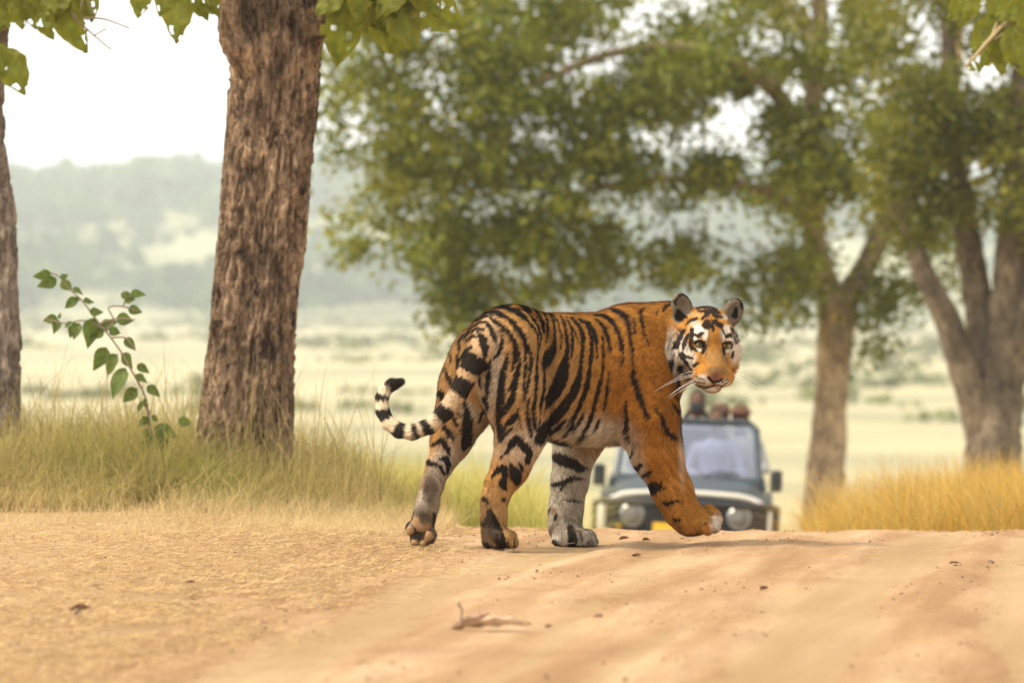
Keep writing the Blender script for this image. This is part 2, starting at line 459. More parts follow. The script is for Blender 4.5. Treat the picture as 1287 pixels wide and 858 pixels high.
# ------------------------------------------------------------------ trees behind
def bark_mat(name, c1, c2, sc=1.0, bump=.6):
    m, t, p = new_mat(name); N = t.nodes.new; Lk = t.links.new
    tc = N('ShaderNodeTexCoord'); mp = N('ShaderNodeMapping'); mp.inputs['Scale'].default_value = (22*sc, 22*sc, 10.0*sc); Lk(tc.outputs['Object'], mp.inputs['Vector'])
    n = N('ShaderNodeTexNoise'); n.inputs['Scale'].default_value = 1.0; n.inputs['Detail'].default_value = 8; n.inputs['Roughness'].default_value = .68; n.inputs['Distortion'].default_value = .6; Lk(mp.outputs[0], n.inputs['Vector'])
    r = N('ShaderNodeValToRGB'); e = r.color_ramp.elements; e[0].position = .36; e[0].color = (*c2, 1); e[1].position = .60; e[1].color = (*c1, 1); Lk(n.outputs['Fac'], r.inputs[0])
    n2 = N('ShaderNodeTexNoise'); n2.inputs['Scale'].default_value = 4.5*sc; n2.inputs['Detail'].default_value = 6; Lk(tc.outputs['Object'], n2.inputs['Vector'])
    mr = N('ShaderNodeMapRange'); mr.inputs[1].default_value = .3; mr.inputs[2].default_value = .7; mr.inputs[3].default_value = .5; mr.inputs[4].default_value = 1.5; Lk(n2.outputs['Fac'], mr.inputs[0])
    mx = N('ShaderNodeMix'); mx.data_type = 'RGBA'; mx.blend_type = 'MULTIPLY'; mx.inputs[0].default_value = 1; Lk(r.outputs[0], mx.inputs[6]); Lk(mr.outputs[0], mx.inputs[7])
    Lk(mx.outputs[2], p.inputs['Base Color']); p.inputs['Roughness'].default_value = .92; p.inputs['Specular IOR Level'].default_value = .15
    mp3 = N('ShaderNodeMapping'); mp3.inputs['Scale'].default_value = (75*sc, 75*sc, 34*sc); Lk(tc.outputs['Object'], mp3.inputs['Vector'])
    n3 = N('ShaderNodeTexNoise'); n3.inputs['Scale'].default_value = 1.0; n3.inputs['Detail'].default_value = 5; n3.inputs['Roughness'].default_value = .7; Lk(mp3.outputs[0], n3.inputs['Vector'])
    r3 = N('ShaderNodeMapRange'); r3.inputs[1].default_value = .34; r3.inputs[2].default_value = .62; r3.inputs[3].default_value = .45; r3.inputs[4].default_value = 1.25; Lk(n3.outputs['Fac'], r3.inputs[0])
    m3 = N('ShaderNodeMix'); m3.data_type = 'RGBA'; m3.blend_type = 'MULTIPLY'; m3.inputs[0].default_value = 1; Lk(mx.outputs[2], m3.inputs[6]); Lk(r3.outputs[0], m3.inputs[7]); Lk(m3.outputs[2], p.inputs['Base Color'])
    ad = N('ShaderNodeMath'); ad.operation = 'ADD'; Lk(n.outputs['Fac'], ad.inputs[0]); Lk(n3.outputs['Fac'], ad.inputs[1])
    b = N('ShaderNodeBump'); b.inputs['Strength'].default_value = bump; b.inputs['Distance'].default_value = .03; Lk(ad.outputs[0], b.inputs['Height']); Lk(b.outputs[0], p.inputs['Normal'])
    return m
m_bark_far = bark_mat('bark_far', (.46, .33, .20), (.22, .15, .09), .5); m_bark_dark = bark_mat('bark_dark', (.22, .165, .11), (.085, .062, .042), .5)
def smooth_path(pts, n=6):
    """Catmull-Rom through (px,py,Y,r_px) rows -> world points and radii"""
    q = np.array([np.append(P(a, b, c), d*mpp(c)) for a, b, c, d in pts]); q = np.concatenate([[2*q[0]-q[1]], q, [2*q[-1]-q[-2]]]); out = []
    for i in range(1, len(q)-2):
        for t in np.linspace(0, 1, n, endpoint=(i == len(q)-3)):
            out.append(.5*((2*q[i])+(-q[i-1]+q[i+1])*t+(2*q[i-1]-5*q[i]+4*q[i+1]-q[i+2])*t*t+(-q[i-1]+3*q[i]-3*q[i+1]+q[i+2])*t**3))
    out = np.array(out); return out[:, :3], np.maximum(out[:, 3], .004)
def limb(mb, pts, n=12, rough=.10, seed=0):
    c, r = smooth_path(pts); v, f = tube(c, r, n)
    a = rng.normal(0, 1, len(v)); cc = np.repeat(c, n, 0); v = cc+(v-cc)*(1+rough*.5*np.clip(a, -2, 2))[:, None]
    mb.add(v, f); return c
def crown(zones, per, seed, leaf=(.085, .16), tone=(.150, .172, .020), spread=.42, gaps=None):
    """zones: (px, py, rx, ry, Y, dY, n_clumps). Leaf sprays gathered in drooping clumps through the volume."""
    g = np.random.default_rng(seed); cen = []; cl = []; nr = []
    for px, py, rx, ry, Y, dY, n in zones:
        for _ in range(n):
            a = g.uniform(0, 2*math.pi); rr = math.sqrt(g.random()); x, y = px+rx*rr*math.cos(a), py+ry*rr*math.sin(a)
            if gaps is not None and fbm(np.array([x*.020]), np.array([y*.024]), gaps, 3)[0] < .415: continue
            c = P(x, y, Y+g.uniform(-dY, dY)); k = int(per*g.uniform(.6, 1.4)); R = spread*g.uniform(.55, 1.25)
            o = g.normal(0, 1, (k, 3))*np.array([.5, .5, .34])*R; o[:, 2] -= (np.hypot(o[:, 0], o[:, 1])**2)*.5
            t = g.uniform(.62, 1.35); warm = g.uniform(0, 1)**2
            cen.append(c+o); cc = np.array(tone)*t; cc = cc*(1-warm*.6)+np.array([.32, .27, .022])*t*warm*.6
            cl.append(np.tile(cc, (k, 1)))
    cen = np.concatenate(cen); cl = np.concatenate(cl)*g.uniform(.7, 1.3, (len(cen), 1))
    nrm = g.normal(size=cen.shape)+np.array([0, 0, .8]); up = g.normal(size=cen.shape)+np.array([0, 0, -.7])
    V, Fq = leaf_quads(cen, g.uniform(*leaf, len(cen)), nrm, up, .5)
    return mesh_from('crown', V, Fq, (m_leaf,), False, np.repeat(cl, 4, 0))

def tree(label, base, limbs, zones, per, seed, m_bark_far=m_bark_far, **kw):
    """limbs[0] is the trunk, the rest are limbs of it"""
    b = P(*base); o = empty('tree', b); tag(o, label, 'tree')
    mb = MB(); limb(mb, limbs[0], 16, .10); tr = mb.build('trunk', m_bark_far, o, True); tr.location = -b
    for q in limbs[1:]:
        mb = MB(); limb(mb, q, 10, .08); x = mb.build('limb', m_bark_far, o, True); x.location = -b
    c = obj('crown', crown(zones, per, seed, **kw), o); c.location = -b
    return o

Y1 = 50.0
def gz(px, Y): p = P(px, 600, Y); return HOR+(CAM_Z-float(ground_z(p[0], Y)))/mpp(Y)      # photo row where the ground is at this pixel column and depth
b1 = gz(1040, Y1)
tree('forked pale-barked tree behind the vehicle, its wide crown hanging low', (1040, b1, Y1),
 [[(1034, b1+14, Y1, 34), (1036, 640, Y1, 27), (1040, 560, Y1, 23), (1046, 480, Y1, 21), (1051, 420, Y1, 23), (1053, 385, Y1, 25)],
  [(1052, 395, Y1, 20), (1030, 330, Y1, 16), (1020, 270, Y1-.3, 14), (1016, 190, Y1-.5, 12), (1025, 90, Y1-.5, 12), (1030, 0, Y1-.5, 10), (1000, -150, Y1-.8, 7)],
  [(1054, 395, Y1, 19), (1085, 340, Y1+.2, 15), (1112, 285, Y1+.4, 13), (1150, 235, Y1+.5, 12), (1185, 165, Y1+.7, 12), (1200, 90, Y1+.8, 10), (1205, -40, Y1+1, 8)],
  [(1018, 210, Y1-.4, 12), (985, 130, Y1-1, 11), (940, 90, Y1-1.4, 10), (870, 62, Y1-1.8, 8), (760, 70, Y1-2, 6), (620, 130, Y1-2.2, 3)],
  [(1020, 280, Y1-.3, 9), (960, 240, Y1-.8, 7), (860, 225, Y1-1.2, 6), (740, 240, Y1-1.4, 4), (600, 300, Y1-1.6, 2)],
  [(1030, 60, Y1-.5, 9), (960, -20, Y1, 7), (840, -60, Y1+.4, 6), (700, -70, Y1+.6, 4), (540, -20, Y1+.6, 2)]],
 [(480, 130, 80, 130, Y1-1.6, 1.6, 150), (580, 200, 120, 150, Y1-1.6, 1.8, 260), (620, 330, 70, 80, Y1-1.7, 1.2, 90), (720, 170, 130, 150, Y1-1.4, 2, 290), (440, 290, 26, 50, Y1-1.5, .6, 22),
  (585, 390, 28, 36, Y1-1.6, .5, 24), (700, 320, 90, 46, Y1-1.4, 1.2, 80), (850, 200, 120, 150, Y1-1.0, 2.2, 300), (860, 300, 70, 46, Y1-1.2, 1, 60), (960, 240, 90, 150, Y1-.6, 2, 290), (990, 270, 60, 60, Y1+.6, 1.0, 50), (880, 250, 90, 70, Y1-1, 1.5, 80), (985, 345, 60, 60, Y1-.8, 1, 44), (940, 385, 40, 26, Y1-.8, .6, 10),
  (900, 30, 200, 70, Y1, 3, 220), (640, 10, 220, 60, Y1-1, 2.6, 230), (1080, 130, 110, 150, Y1, 2.4, 240), (1120, 390, 46, 62, Y1+.2, .8, 44), (1165, 310, 40, 60, Y1+.4, .8, 30), (760, -110, 330, 90, Y1, 3.4, 240), (1060, -60, 150, 90, Y1, 3, 140)],
 38, 101, gaps=91)
Y2 = 44.0
b2 = gz(1245, Y2)
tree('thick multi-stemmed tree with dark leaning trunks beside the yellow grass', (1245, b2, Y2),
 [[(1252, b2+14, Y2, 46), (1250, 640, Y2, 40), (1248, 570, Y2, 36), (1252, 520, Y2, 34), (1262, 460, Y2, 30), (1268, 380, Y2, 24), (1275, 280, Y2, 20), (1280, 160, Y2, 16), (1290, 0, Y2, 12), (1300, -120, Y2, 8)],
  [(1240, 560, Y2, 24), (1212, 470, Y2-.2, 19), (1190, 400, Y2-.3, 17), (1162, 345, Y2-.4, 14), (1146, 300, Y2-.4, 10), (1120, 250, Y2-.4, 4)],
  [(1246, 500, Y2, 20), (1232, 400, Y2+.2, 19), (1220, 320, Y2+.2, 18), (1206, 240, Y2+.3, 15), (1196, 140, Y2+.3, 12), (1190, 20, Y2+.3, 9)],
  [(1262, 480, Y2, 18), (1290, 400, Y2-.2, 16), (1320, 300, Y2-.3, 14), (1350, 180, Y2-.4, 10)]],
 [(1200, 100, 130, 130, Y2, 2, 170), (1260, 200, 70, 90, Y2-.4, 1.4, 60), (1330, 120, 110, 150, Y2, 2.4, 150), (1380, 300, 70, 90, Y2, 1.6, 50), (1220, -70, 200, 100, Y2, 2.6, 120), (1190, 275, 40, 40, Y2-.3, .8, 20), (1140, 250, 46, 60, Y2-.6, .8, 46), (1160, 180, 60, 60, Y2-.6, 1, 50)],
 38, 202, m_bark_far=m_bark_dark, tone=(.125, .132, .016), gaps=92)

# ------------------------------------------------------------------ near teak trees on the left verge
m_bark = bark_mat('bark_near', (.43, .285, .168), (.050, .028, .016), .8, 1.0)
def bark_trunk(path, n=170, rows=460, seed=1, fiss=None):
    c, r = smooth_path(path, 30); k = np.linspace(0, len(c)-1, rows); i0 = np.minimum(k.astype(int), len(c)-2); t = (k-i0)[:, None]
    C = c[i0]*(1-t)+c[i0+1]*t; R = r[i0]*(1-t[:, 0])+r[i0+1]*t[:, 0]
    a = np.linspace(0, 2*math.pi, n, endpoint=False); A, Z = np.meshgrid(a, C[:, 2]); Rr = np.repeat(R[:, None], n, 1)
    cx, sx = np.cos(A), np.sin(A)
    s = A*Rr
    pl = fbm(cx*6+31+Z*1.2, sx*6+Z*3.2, seed, 4); pl2 = fbm(cx*15+7+Z*2, sx*15+Z*8.0, seed+5, 3)
    rd = Rr*(1+.07*np.cos(3*A+.8+Z*.5)+.045*np.cos(5*A-Z*.9))
    rg = np.abs(fbm(cx*9+Z*.8, sx*9+Z*3.0, seed+21, 3)-.5); rd = rd + .014*(sstep(.42, .52, pl)-.5) + .014*(sstep(.44, .50, pl2)-.5) - .022*sstep(.06, .0, rg) + .012*(fbm(cx*26+Z*3, Z*16+sx*26, seed+9, 3)-.5)
    if fiss is not None:
        for a0, wd, dp, z0, z1 in fiss:
            da = np.angle(np.exp(1j*(A-a0))); rd = rd - dp*np.exp(-(da/wd)**2)*sstep(z0-.15, z0+.1, Z)*sstep(z1+.15, z1-.1, Z)
    V = np.stack([C[:, 0][:, None]+rd*cx, C[:, 1][:, None]+rd*sx, Z], -1).reshape(-1, 3)
    j = np.arange(n); i = np.arange(rows-1)[:, None]*n
    Fq = np.stack([i+j, i+(j+1) % n, i+n+(j+1) % n, i+n+j], -1).reshape(-1, 4)
    return V, Fq
def teak_leaf(seed, holes=.5):
    g = np.random.default_rng(seed); nu, nv = 15, 9; V = []; Fq = []; cl = []
    for i in range(nu):
        u = i/(nu-1); wd = .36*(math.sin(math.pi*min(1, u*1.02)**.8)**.75)*(1-.18*u)+.004
        for j in range(nv):
            q = j/(nv-1)*2-1
            V.append((wd*q*(1+.05*math.sin(u*21+j)), u, .05*abs(q)**1.3*math.cos(u*3)-.18*u*u+.025*math.sin(u*14+q*3)+.02*g.normal()))
            vein = 1.25 if j == nv//2 else 1.0
            cl.append(np.array([.17, .19, .018])*(.8+.4*g.random())*vein*(1+.35*abs(q)*np.array([1, .6, .2])))
    for i in range(nu-1):
        for j in range(nv-1):
            if holes and 2 < i and (j not in (nv//2, nv//2-1)) and fbm(np.array([i*.55+seed*7.3]), np.array([j*.75]), seed+3, 2)[0] > .66: continue
            Fq.append((i*nv+j, i*nv+j+1, (i+1)*nv+j+1, (i+1)*nv+j))
    return mesh_from('leaf', np.array(V), Fq, (m_leaf_near,), True, np.array(cl))
m_leaf_near = mat_vcol('teak_leaf', .5, .5, .35)
LEAVES = [teak_leaf(s) for s in (1, 2, 3, 4)]
def place_leaf(parent, base, px, py, tx, ty, Y, tip_dY=-.03, mesh=None, face=None):
    """stalk end at pixel (px,py), tip at (tx,ty)"""
    a = P(px, py, Y); b = P(tx, ty, Y+tip_dY); d = b-a; ln = np.linalg.norm(d); d = d/ln
    n = np.array([random.uniform(-.7, .7), -1, random.uniform(-.2, .8)]) if face is None else np.array(face, float); n = norm(n-(n@d)*d); x = np.cross(d, n)
    M = Matrix(((x[0]*ln, d[0]*ln, n[0]*ln, a[0]), (x[1]*ln, d[1]*ln, n[1]*ln, a[1]), (x[2]*ln, d[2]*ln, n[2]*ln, a[2]), (0, 0, 0, 1)))
    o = obj('leaf', mesh or random.choice(LEAVES), parent)
    o.matrix_local = Matrix.Translation(-Vector(base)) @ M
    return o
m_twig = mat_simple('twig_bark', (.22, .15, .10), .9, 0, .2, 30)
def twig(parent, base, pts, name='twig', mat=None):
    c, r = smooth_path(pts, 5); mb = MB(); mb.tube(c, r, 7); o = mb.build(name, mat or m_twig, parent, True); o.location = -Vector(base); return o

YT = 6.5
bt = P(302, 628, YT); teak = empty('teak_tree', bt); tag(teak, 'tall tree with rough fissured brown bark rising from the roadside grass', 'tree')
V, Fq = bark_trunk([(298, 650, YT, 84), (300, 628, YT, 72), (302, 600, YT, 63), (304, 560, YT, 57.5), (315, 430, YT, 53), (328, 300, YT, 53), (338, 200, YT, 54), (346, 110, YT, 55), (350, 50, YT, 57), (351, 0, YT, 58), (350, -160, YT, 56), (340, -420, YT, 50), (320, -900, YT, 36)],
                   seed=3, fiss=[(-.62, .10, .055, .9, 1.75), (-1.75, .07, .02, .2, 1.1), (-2.3, .06, .018, .4, 2.2)])
tk = obj('trunk', mesh_from('teak_trunk', V, Fq, (m_bark,)), teak); tk.location = -Vector(bt)
mb = MB(); limb(mb, [(318, 92, YT-.16, 17), (299, 58, YT-.22, 20), (289, 28, YT-.25, 15), (291, -30, YT-.25, 13), (280, -140, YT-.3, 11), (220, -330, YT-.6, 8)], 16, .12); x = mb.build('branch', m_bark, teak, True); x.location = -Vector(bt)
mb = MB(); limb(mb, [(388, 60, YT-.1, 14), (406, 28, YT-.18, 11), (420, -10, YT-.25, 9), (470, -80, YT-.5, 7), (560, -160, YT-.8, 4)], 14, .12); x = mb.build('branch', m_bark, teak, True); x.location = -Vector(bt)
for q in [(470, -80, 470, -20, 3), (420, -10, 455, -4, 4), (540, -140, 520, -20, 3), (455, -60, 430, -6, 3)]:
    twig(teak, bt, [(q[0], q[1], YT-.5, q[4]), ((q[0]+q[2])/2+6, (q[1]+q[3])/2, YT-.55, q[4]*.8), (q[2], q[3], YT-.6, q[4]*.6)])
for q in [(280, -140, 250, -30, 3), (250, -220, 225, -14, 3), (250, -60, 180, -20, 2.5)]:
    twig(teak, bt, [(q[0], q[1], YT-.3, q[4]), ((q[0]+q[2])/2-6, (q[1]+q[3])/2, YT-.4, q[4]*.8), (q[2], q[3], YT-.45, q[4]*.6)])
for q in [(226, -20, 214, 52), (240, -24, 256, 26), (216, -22, 200, 20), (252, -20, 272, 22), (180, -20, 174, 22), (262, -30, 268, 12),
          (430, -8, 395, 16), (432, -4, 428, 82), (440, -4, 462, 42), (452, -6, 478, 36), (470, -18, 492, 44), (474, -18, 502, 70), (480, -20, 534, 58), (500, -16, 582, 36), (490, -30, 520, 34), (470, -26, 440, 38), (520, -26, 552, 22), (510, -30, 470, 20), (455, -20, 450, 28)]:
    place_leaf(teak, bt, q[0], q[1], q[2], q[3], YT-.5+random.uniform(-.12, .12))
random.seed(11)
for _ in range(46):        # leaves of the same crown just above the frame
    x, y = random.choice([(random.uniform(120, 300), random.uniform(-330, -60)), (random.uniform(400, 640), random.uniform(-260, -50))])
    place_leaf(teak, bt, x, y, x+random.uniform(-45, 45), y+random.uniform(30, 75), YT-.5+random.uniform(-.4, .4))

YL = 7.0
bl = P(-14, 632, YL); teak2 = empty('teak_tree', bl); tag(teak2, 'smooth grey-brown tree trunk at the grass edge, beside the leafy sapling', 'tree')
V, Fq = bark_trunk([(-15, 655, YL, 40), (-14, 632, YL, 38), (-13, 540, YL, 35), (-10, 430, YL, 33), (-8, 330, YL, 30), (-12, 260, YL, 28), (-20, 190, YL, 26), (-23, 100, YL, 27), (-19, 50, YL, 28), (-16, 0, YL, 28), (-20, -200, YL, 25), (-40, -700, YL, 17)], 80, 200, 8)
m_bark2 = bark_mat('bark_grey', (.36, .28, .205), (.17, .12, .085), .9, .5)
x = obj('trunk', mesh_from('teak_trunk', V, Fq, (m_bark2,)), teak2); x.location = -Vector(bl)
mb = MB(); limb(mb, [(-12, 30, YL-.1, 9), (10, -20, YL-.2, 7), (60, -70, YL-.4, 5), (140, -110, YL-.6, 3)], 10, .1); x = mb.build('branch', m_bark2, teak2, True); x.location = -Vector(bl)
for pts in ([(60, -70, YL-.4, 3), (80, -10, YL-.45, 2.2), (95, 20, YL-.5, 1.6), (130, 24, YL-.5, 1.2), (163, 36, YL-.5, .7)], [(92, 20, YL-.5, 1.4), (115, 42, YL-.5, 1.1), (140, 63, YL-.5, .6)], [(118, 45, YL-.5, .9), (134, 36, YL-.5, .6)],
            [(100, 22, YL-.5, 1.0), (104, 0, YL-.5, 1.2), (112, -30, YL-.5, 1.6)], [(10, -20, YL-.2, 3), (22, 0, YL-.3, 2)], [(118, 18, YL-.5, .9), (108, -4, YL-.5, .8)]):
    twig(teak2, bl, pts)
for q in [(20, -6, -8, 42), (22, -8, 28, 36), (30, -10, 48, 34), (62, -8, 62, 28), (76, 0, 100, 68), (50, 14, 64, 50), (40, -20, 80, 24), (2, 62, 34, 116), (-4, 54, 8, 96), (78, -30, 112, 22), (10, -30, 12, 20), (88, -14, 52, 22), (104, -20, 118, 26)]:
    place_leaf(teak2, bl, q[0], q[1], q[2], q[3], YL-.45+random.uniform(-.1, .1))
for _ in range(16):
    x, y = random.uniform(-60, 150), random.uniform(-220, -50)
    place_leaf(teak2, bl, x, y, x+random.uniform(-40, 40), y+random.uniform(30, 70), YL-.5+random.uniform(-.3, .3))

# tree just outside the frame on the right whose leaves hang into the corner
YR = 9.0
br = P(1420, 640, YR); gzr = float(ground_z(br[0], YR)); br[2] = gzr
teak3 = empty('teak_tree', br); tag(teak3, 'tree whose sunlit yellow-green leaves and twigs hang over the far side of the track', 'tree')
V, Fq = bark_trunk([(1420, HOR+(CAM_Z-gzr)/mpp(YR)+20, YR, 40), (1420, 560, YR, 36), (1416, 400, YR, 34), (1412, 200, YR, 32), (1418, 0, YR, 30), (1420, -300, YR, 26), (1430, -600, YR, 18)], 60, 120, 12)
x = obj('trunk', mesh_from('teak_trunk', V, Fq, (m_bark2,)), teak3); x.location = -Vector(br)
m_twl = mat_simple('pale_twig', (.30, .22, .10), .8, 0, .15, 30)
mb = MB(); limb(mb, [(1412, 80, YR, 16), (1360, 20, YR-.3, 10), (1310, 10, YR-.5, 6), (1265, 30, YR-.6, 3.6), (1246, 48, YR-.65, 2.8), (1214, 84, YR-.7, 1.8)], 10, .08); x = mb.build('branch', m_twl, teak3, True); x.location = -Vector(br)
for pts in ([(1300, 28, YR-.5, 3), (1272, 36, YR-.6, 2), (1250, 50, YR-.65, 1.5)], [(1246, 48, YR-.65, 2), (1256, 20, YR-.6, 1.6)]): twig(teak3, br, pts, mat=m_twl)
for q in [(1222, -22, 1206, 34), (1236, -18, 1190, 22), (1250, -10, 1262, 34), (1256, 20, 1228, 88), (1258, 36, 1262, 94), (1268, 34, 1290, 92), (1282, 10, 1250, 24), (1290, 4, 1300, 56), (1276, -24, 1296, 16), (1214, 82, 1226, 88), (1262, 60, 1222, 62)]:
    place_leaf(teak3, br, q[0], q[1], q[2], q[3], YR-.6+random.uniform(-.1, .1))
for _ in range(14):
    x, y = random.uniform(1230, 1420), random.uniform(-200, -50)
    place_leaf(teak3, br, x, y, x+random.uniform(-40, 40), y+random.uniform(30, 70), YR-.5+random.uniform(-.3, .3))
# ------------------------------------------------------------------ the tiger
T_BASE = np.array([0.12, 0.22, 0.0])
Fw = np.array([.85, .53, 0.]); Rt = np.array([.53, -.85, 0.]); Up = np.array([0., 0, 1.])
BAX = np.stack([Fw, Rt, Up])
def build_tiger_field():
    F = Field((-.68, -.42, -.02), (1.06, 1.00, 1.12), .0055)
    def C(a, b, k=.03, g='body'):
        (ax, ay, aY, ar), (bx, by, bY, br) = a, b
        F.cone(P(ax, ay, aY), P(bx, by, bY), ar*mpp(aY), br*mpp(bY), k, g)
    def chain(pts, k=.03, g='body'):
        for a, b in zip(pts[:-1], pts[1:]): C(a, b, k, g)
    def E(px, py, Y, rf, rr, ru, k=.05, g='body', axes=BAX): F.ell(P(px, py, Y), (rf, rr, ru), axes, k, g)
    # trunk
    E(764, 474, .36, .34, .205, .275, .05)          # rib cage
    E(700, 472, .20, .32, .195, .262, .08)          # loin / belly
    E(643, 452, .04, .225, .180, .228, .08)          # pelvis
    E(806, 446, .43, .20, .185, .185, .08)          # chest / base of neck
    E(740, 510, .30, .26, .16, .165, .06)           # deep chest underside
    E(785, 432, .42, .15, .12, .135, .06)           # withers
    C((814, 462, .40, 40), (824, 500, .40, 26), .06)   # brisket
    # neck
    C((800, 438, .42, 52), (842, 433, .42, 49), .07)
    C((842, 430, .42, 46), (868, 430, .40, 38), .06)
    # right fore limb (raised, reaching forward)
    E(806, 468, .24, .14, .085, .22, .06)
    chain([(806, 470, .26, 44), (815, 525, .23, 37), (825, 568, .24, 31), (845, 616, .27, 23), (856, 640, .29, 21.5)], .05)
    E(798, 540, .25, .055, .06, .07, .05)           # elbow
    chain([(856, 640, .29, 21.5), (866, 652, .30, 19), (877, 655, .30, 16.5)], .03)
    for tx, ty, dY, r in ((889, 664, -.04, 7.8), (898, 661, .0, 8.0), (901, 652, .04, 7.8), (895, 646, .07, 7.0)):     # toes
        chain([(878+(tx-890)*.3, 656+(ty-660)*.5, .29+dY*.7, 9), (tx-4, ty-5, .28+dY, r+.8), (tx, ty, .275+dY, r)], .005)
    chain([(862, 652, .27, 12), (868, 662, .27, 10)], .02)
    # left fore limb (planted, far side)
    E(770, 478, .58, .12, .07, .17, .06, 'LF')
    chain([(762, 490, .56, 40), (735, 540, .56, 30), (722, 568, .56, 24.5), (716, 605, .56, 21), (711, 640, .55, 19), (710, 662, .54, 19.5)], .05, 'LF')
    C((696, 638, .535, 6), (699, 644, .53, 6), .012, 'LF')                 # carpal pad
    chain([(710, 662, .54, 18.5), (716, 674, .52, 16), (728, 678, .52, 13)], .03, 'LF')
    for dx, dY, r in ((0, -.05, 9), (6, -.01, 9.6), (7, .04, 9.2), (2, .075, 8.2)):
        chain([(720+dx, 674, .52+dY, 11), (732+dx, 676, .51+dY, r+1), (737+dx, 681, .505+dY, r-1)], .01, 'LF')
    E(706, 680, .50, .045, .04, .027, .02, 'LF')
    # right hind limb
    E(650, 468, -.09, .17, .085, .235, .07)          # thigh muscle
    chain([(640, 440, -.08, 48), (650, 495, -.10, 42), (656, 540, -.10, 29.5), (650, 562, -.11, 24.5), (641, 588, -.12, 21), (628, 613, -.13, 17)], .05)
    E(672, 520, -.06, .05, .05, .13, .05)            # stifle fold to the flank
    chain([(626, 608, -.14, 15), (621, 628, -.14, 15.5), (620, 648, -.14, 15.5), (621, 668, -.14, 15.5)], .03)
    C((617, 604, -.14, 7), (621, 614, -.14, 9), .02)
    chain([(621, 668, -.14, 15), (630, 676, -.15, 13.5)], .02)
    for dx, dY, r in ((0, -.045, 8.4), (4, -.01, 8.8), (4, .03, 8.4), (-1, .06, 7.6)):
        chain([(626+dx, 673, -.15+dY, 10), (636+dx, 676, -.15+dY, r+1), (640+dx, 681, -.15+dY, r-1)], .01)
    E(618, 681, -.15, .04, .04, .026, .02)
    # left hind limb, trailing, heel raised so that the pads face back
    E(590, 482, .10, .11, .085, .17, .07, 'LH')
    chain([(606, 446, .09, 36), (588, 488, .13, 33), (580, 520, .14, 29), (568, 552, .13, 23), (553, 586, .08, 16.5)], .05, 'LH')
    C((598, 470, .06, 25), (592, 522, .08, 19), .05, 'LH')
    chain([(549, 586, .06, 13), (543, 608, .05, 13.2), (537, 634, .04, 13.2), (533, 650, .04, 15)], .03, 'LH')
    E(530, 664, .05, .050, .038, .062, .02, 'LH', np.stack([np.array([1., 0, 0]), np.array([0, -1., 0]), Up]))
    for px, py, r in ((517, 666, 7.6), (522, 679, 7.2), (533, 681, 7), (541, 675, 8.2)):
        F.cone(P(px, py-4, .03), P(px, py, .015), r*mpp(0), (r-1)*mpp(0), .01, 'LH')
    F.ell(P(526, 655, .010), (.024, .016, .030), None, .010, 'pad'); F.ell(P(535, 656, .010), (.024, .016, .030), None, .010, 'pad'); F.ell(P(530, 661, .008), (.028, .016, .024), None, .010, 'pad')
    for px, py, rx, rz in ((515.3, 666.5, 4.8, 6.2), (539, 673, 5.2, 6.8), (521, 681.5, 5, 4), (531.5, 682.5, 4.4, 3.4)):
        F.ell(P(px, py, -.004), (rx*mpp(0), .012, rz*mpp(0)), None, .005, 'pad')
    # tail
    tp = [(624, 412, -.10, 20), (613, 426, -.17, 17), (600, 447, -.22, 14.5), (588, 470, -.25, 13), (577, 492, -.28, 11.8), (560, 517, -.29, 10.6), (540, 535, -.29, 9.8),
          (519, 543, -.29, 9.4), (502, 541, -.28, 9.1), (489, 532, -.27, 8.6), (481, 517, -.26, 8.2), (480, 501, -.25, 7.9), (484, 490, -.24, 7.8), (492, 484, -.23, 7.2), (501, 481, -.23, 5.2)]
    chain(tp[:4], .035, 'tail'); chain(tp[3:], .012, 'tail')
    # head
    psi, th, ro = math.radians(12.5), math.radians(11), math.radians(2.5); HS = 1.06
    fw = np.array([math.sin(psi), -math.cos(psi), 0]); rt = np.array([math.cos(psi), math.sin(psi), 0]); up = np.array([0., 0, 1])
    f2 = fw*math.cos(th)-up*math.sin(th); u2 = up*math.cos(th)+fw*math.sin(th)
    r3 = rt*math.cos(ro)-u2*math.sin(ro); u3 = u2*math.cos(ro)+rt*math.sin(ro)
    H0 = P(887, 430, .30); HA = np.stack([r3, f2, u3])
    def L(x, y, z): return H0 + HS*np.array([x, y, z])@HA
    def HE(x, y, z, a, b, c, k=.03, g='head', sub=False, rot=0):
        A = HA
        if rot:
            cr, sr = math.cos(rot), math.sin(rot); A = np.stack([HA[0]*cr+HA[2]*sr, HA[1], HA[2]*cr-HA[0]*sr])
        F.ell(L(x, y, z), (a*HS, b*HS, c*HS), A, k, g, sub)
    HE(0, .0, .015, .108, .14, .128, .05)            # cranium
    HE(0, .075, .045, .075, .075, .07, .04)          # forehead
    for s in (-1, 1):
        HE(s*.080, .070, -.030, .044, .055, .058, .03)          # zygomatic
        HE(s*.090, -.06, -.060, .062, .065, .115, .04)          # cheek ruff
        HE(s*.058, .105, .034, .030, .028, .016, .018, rot=-s*.25)   # brow
    HE(0, .06, -.115, .075, .095, .060, .04)         # jaw
    F.cone(L(0, .09, .0), L(0, .180, -.072), .056, .047, .03, 'head')   # bridge
    for s in (-1, 1):
        HE(s*.036, .160, -.106, .048, .052, .041, .014)         # whisker pads
        HE(s*.056, .10, -.055, .035, .045, .035, .03)
    HE(0, .145, -.150, .040, .045, .026, .014)       # chin
    HE(0, .207, -.083, .027, .016, .018, .010)       # nose
    HE(-.011, .224, -.093, .006, .008, .004, .004, sub=True); HE(.011, .224, -.093, .006, .008, .004, .004, sub=True)
    F.cone(L(-.045, .195, -.142), L(0, .222, -.128), .0035, .004, .006, 'head', sub=True)    # mouth slit
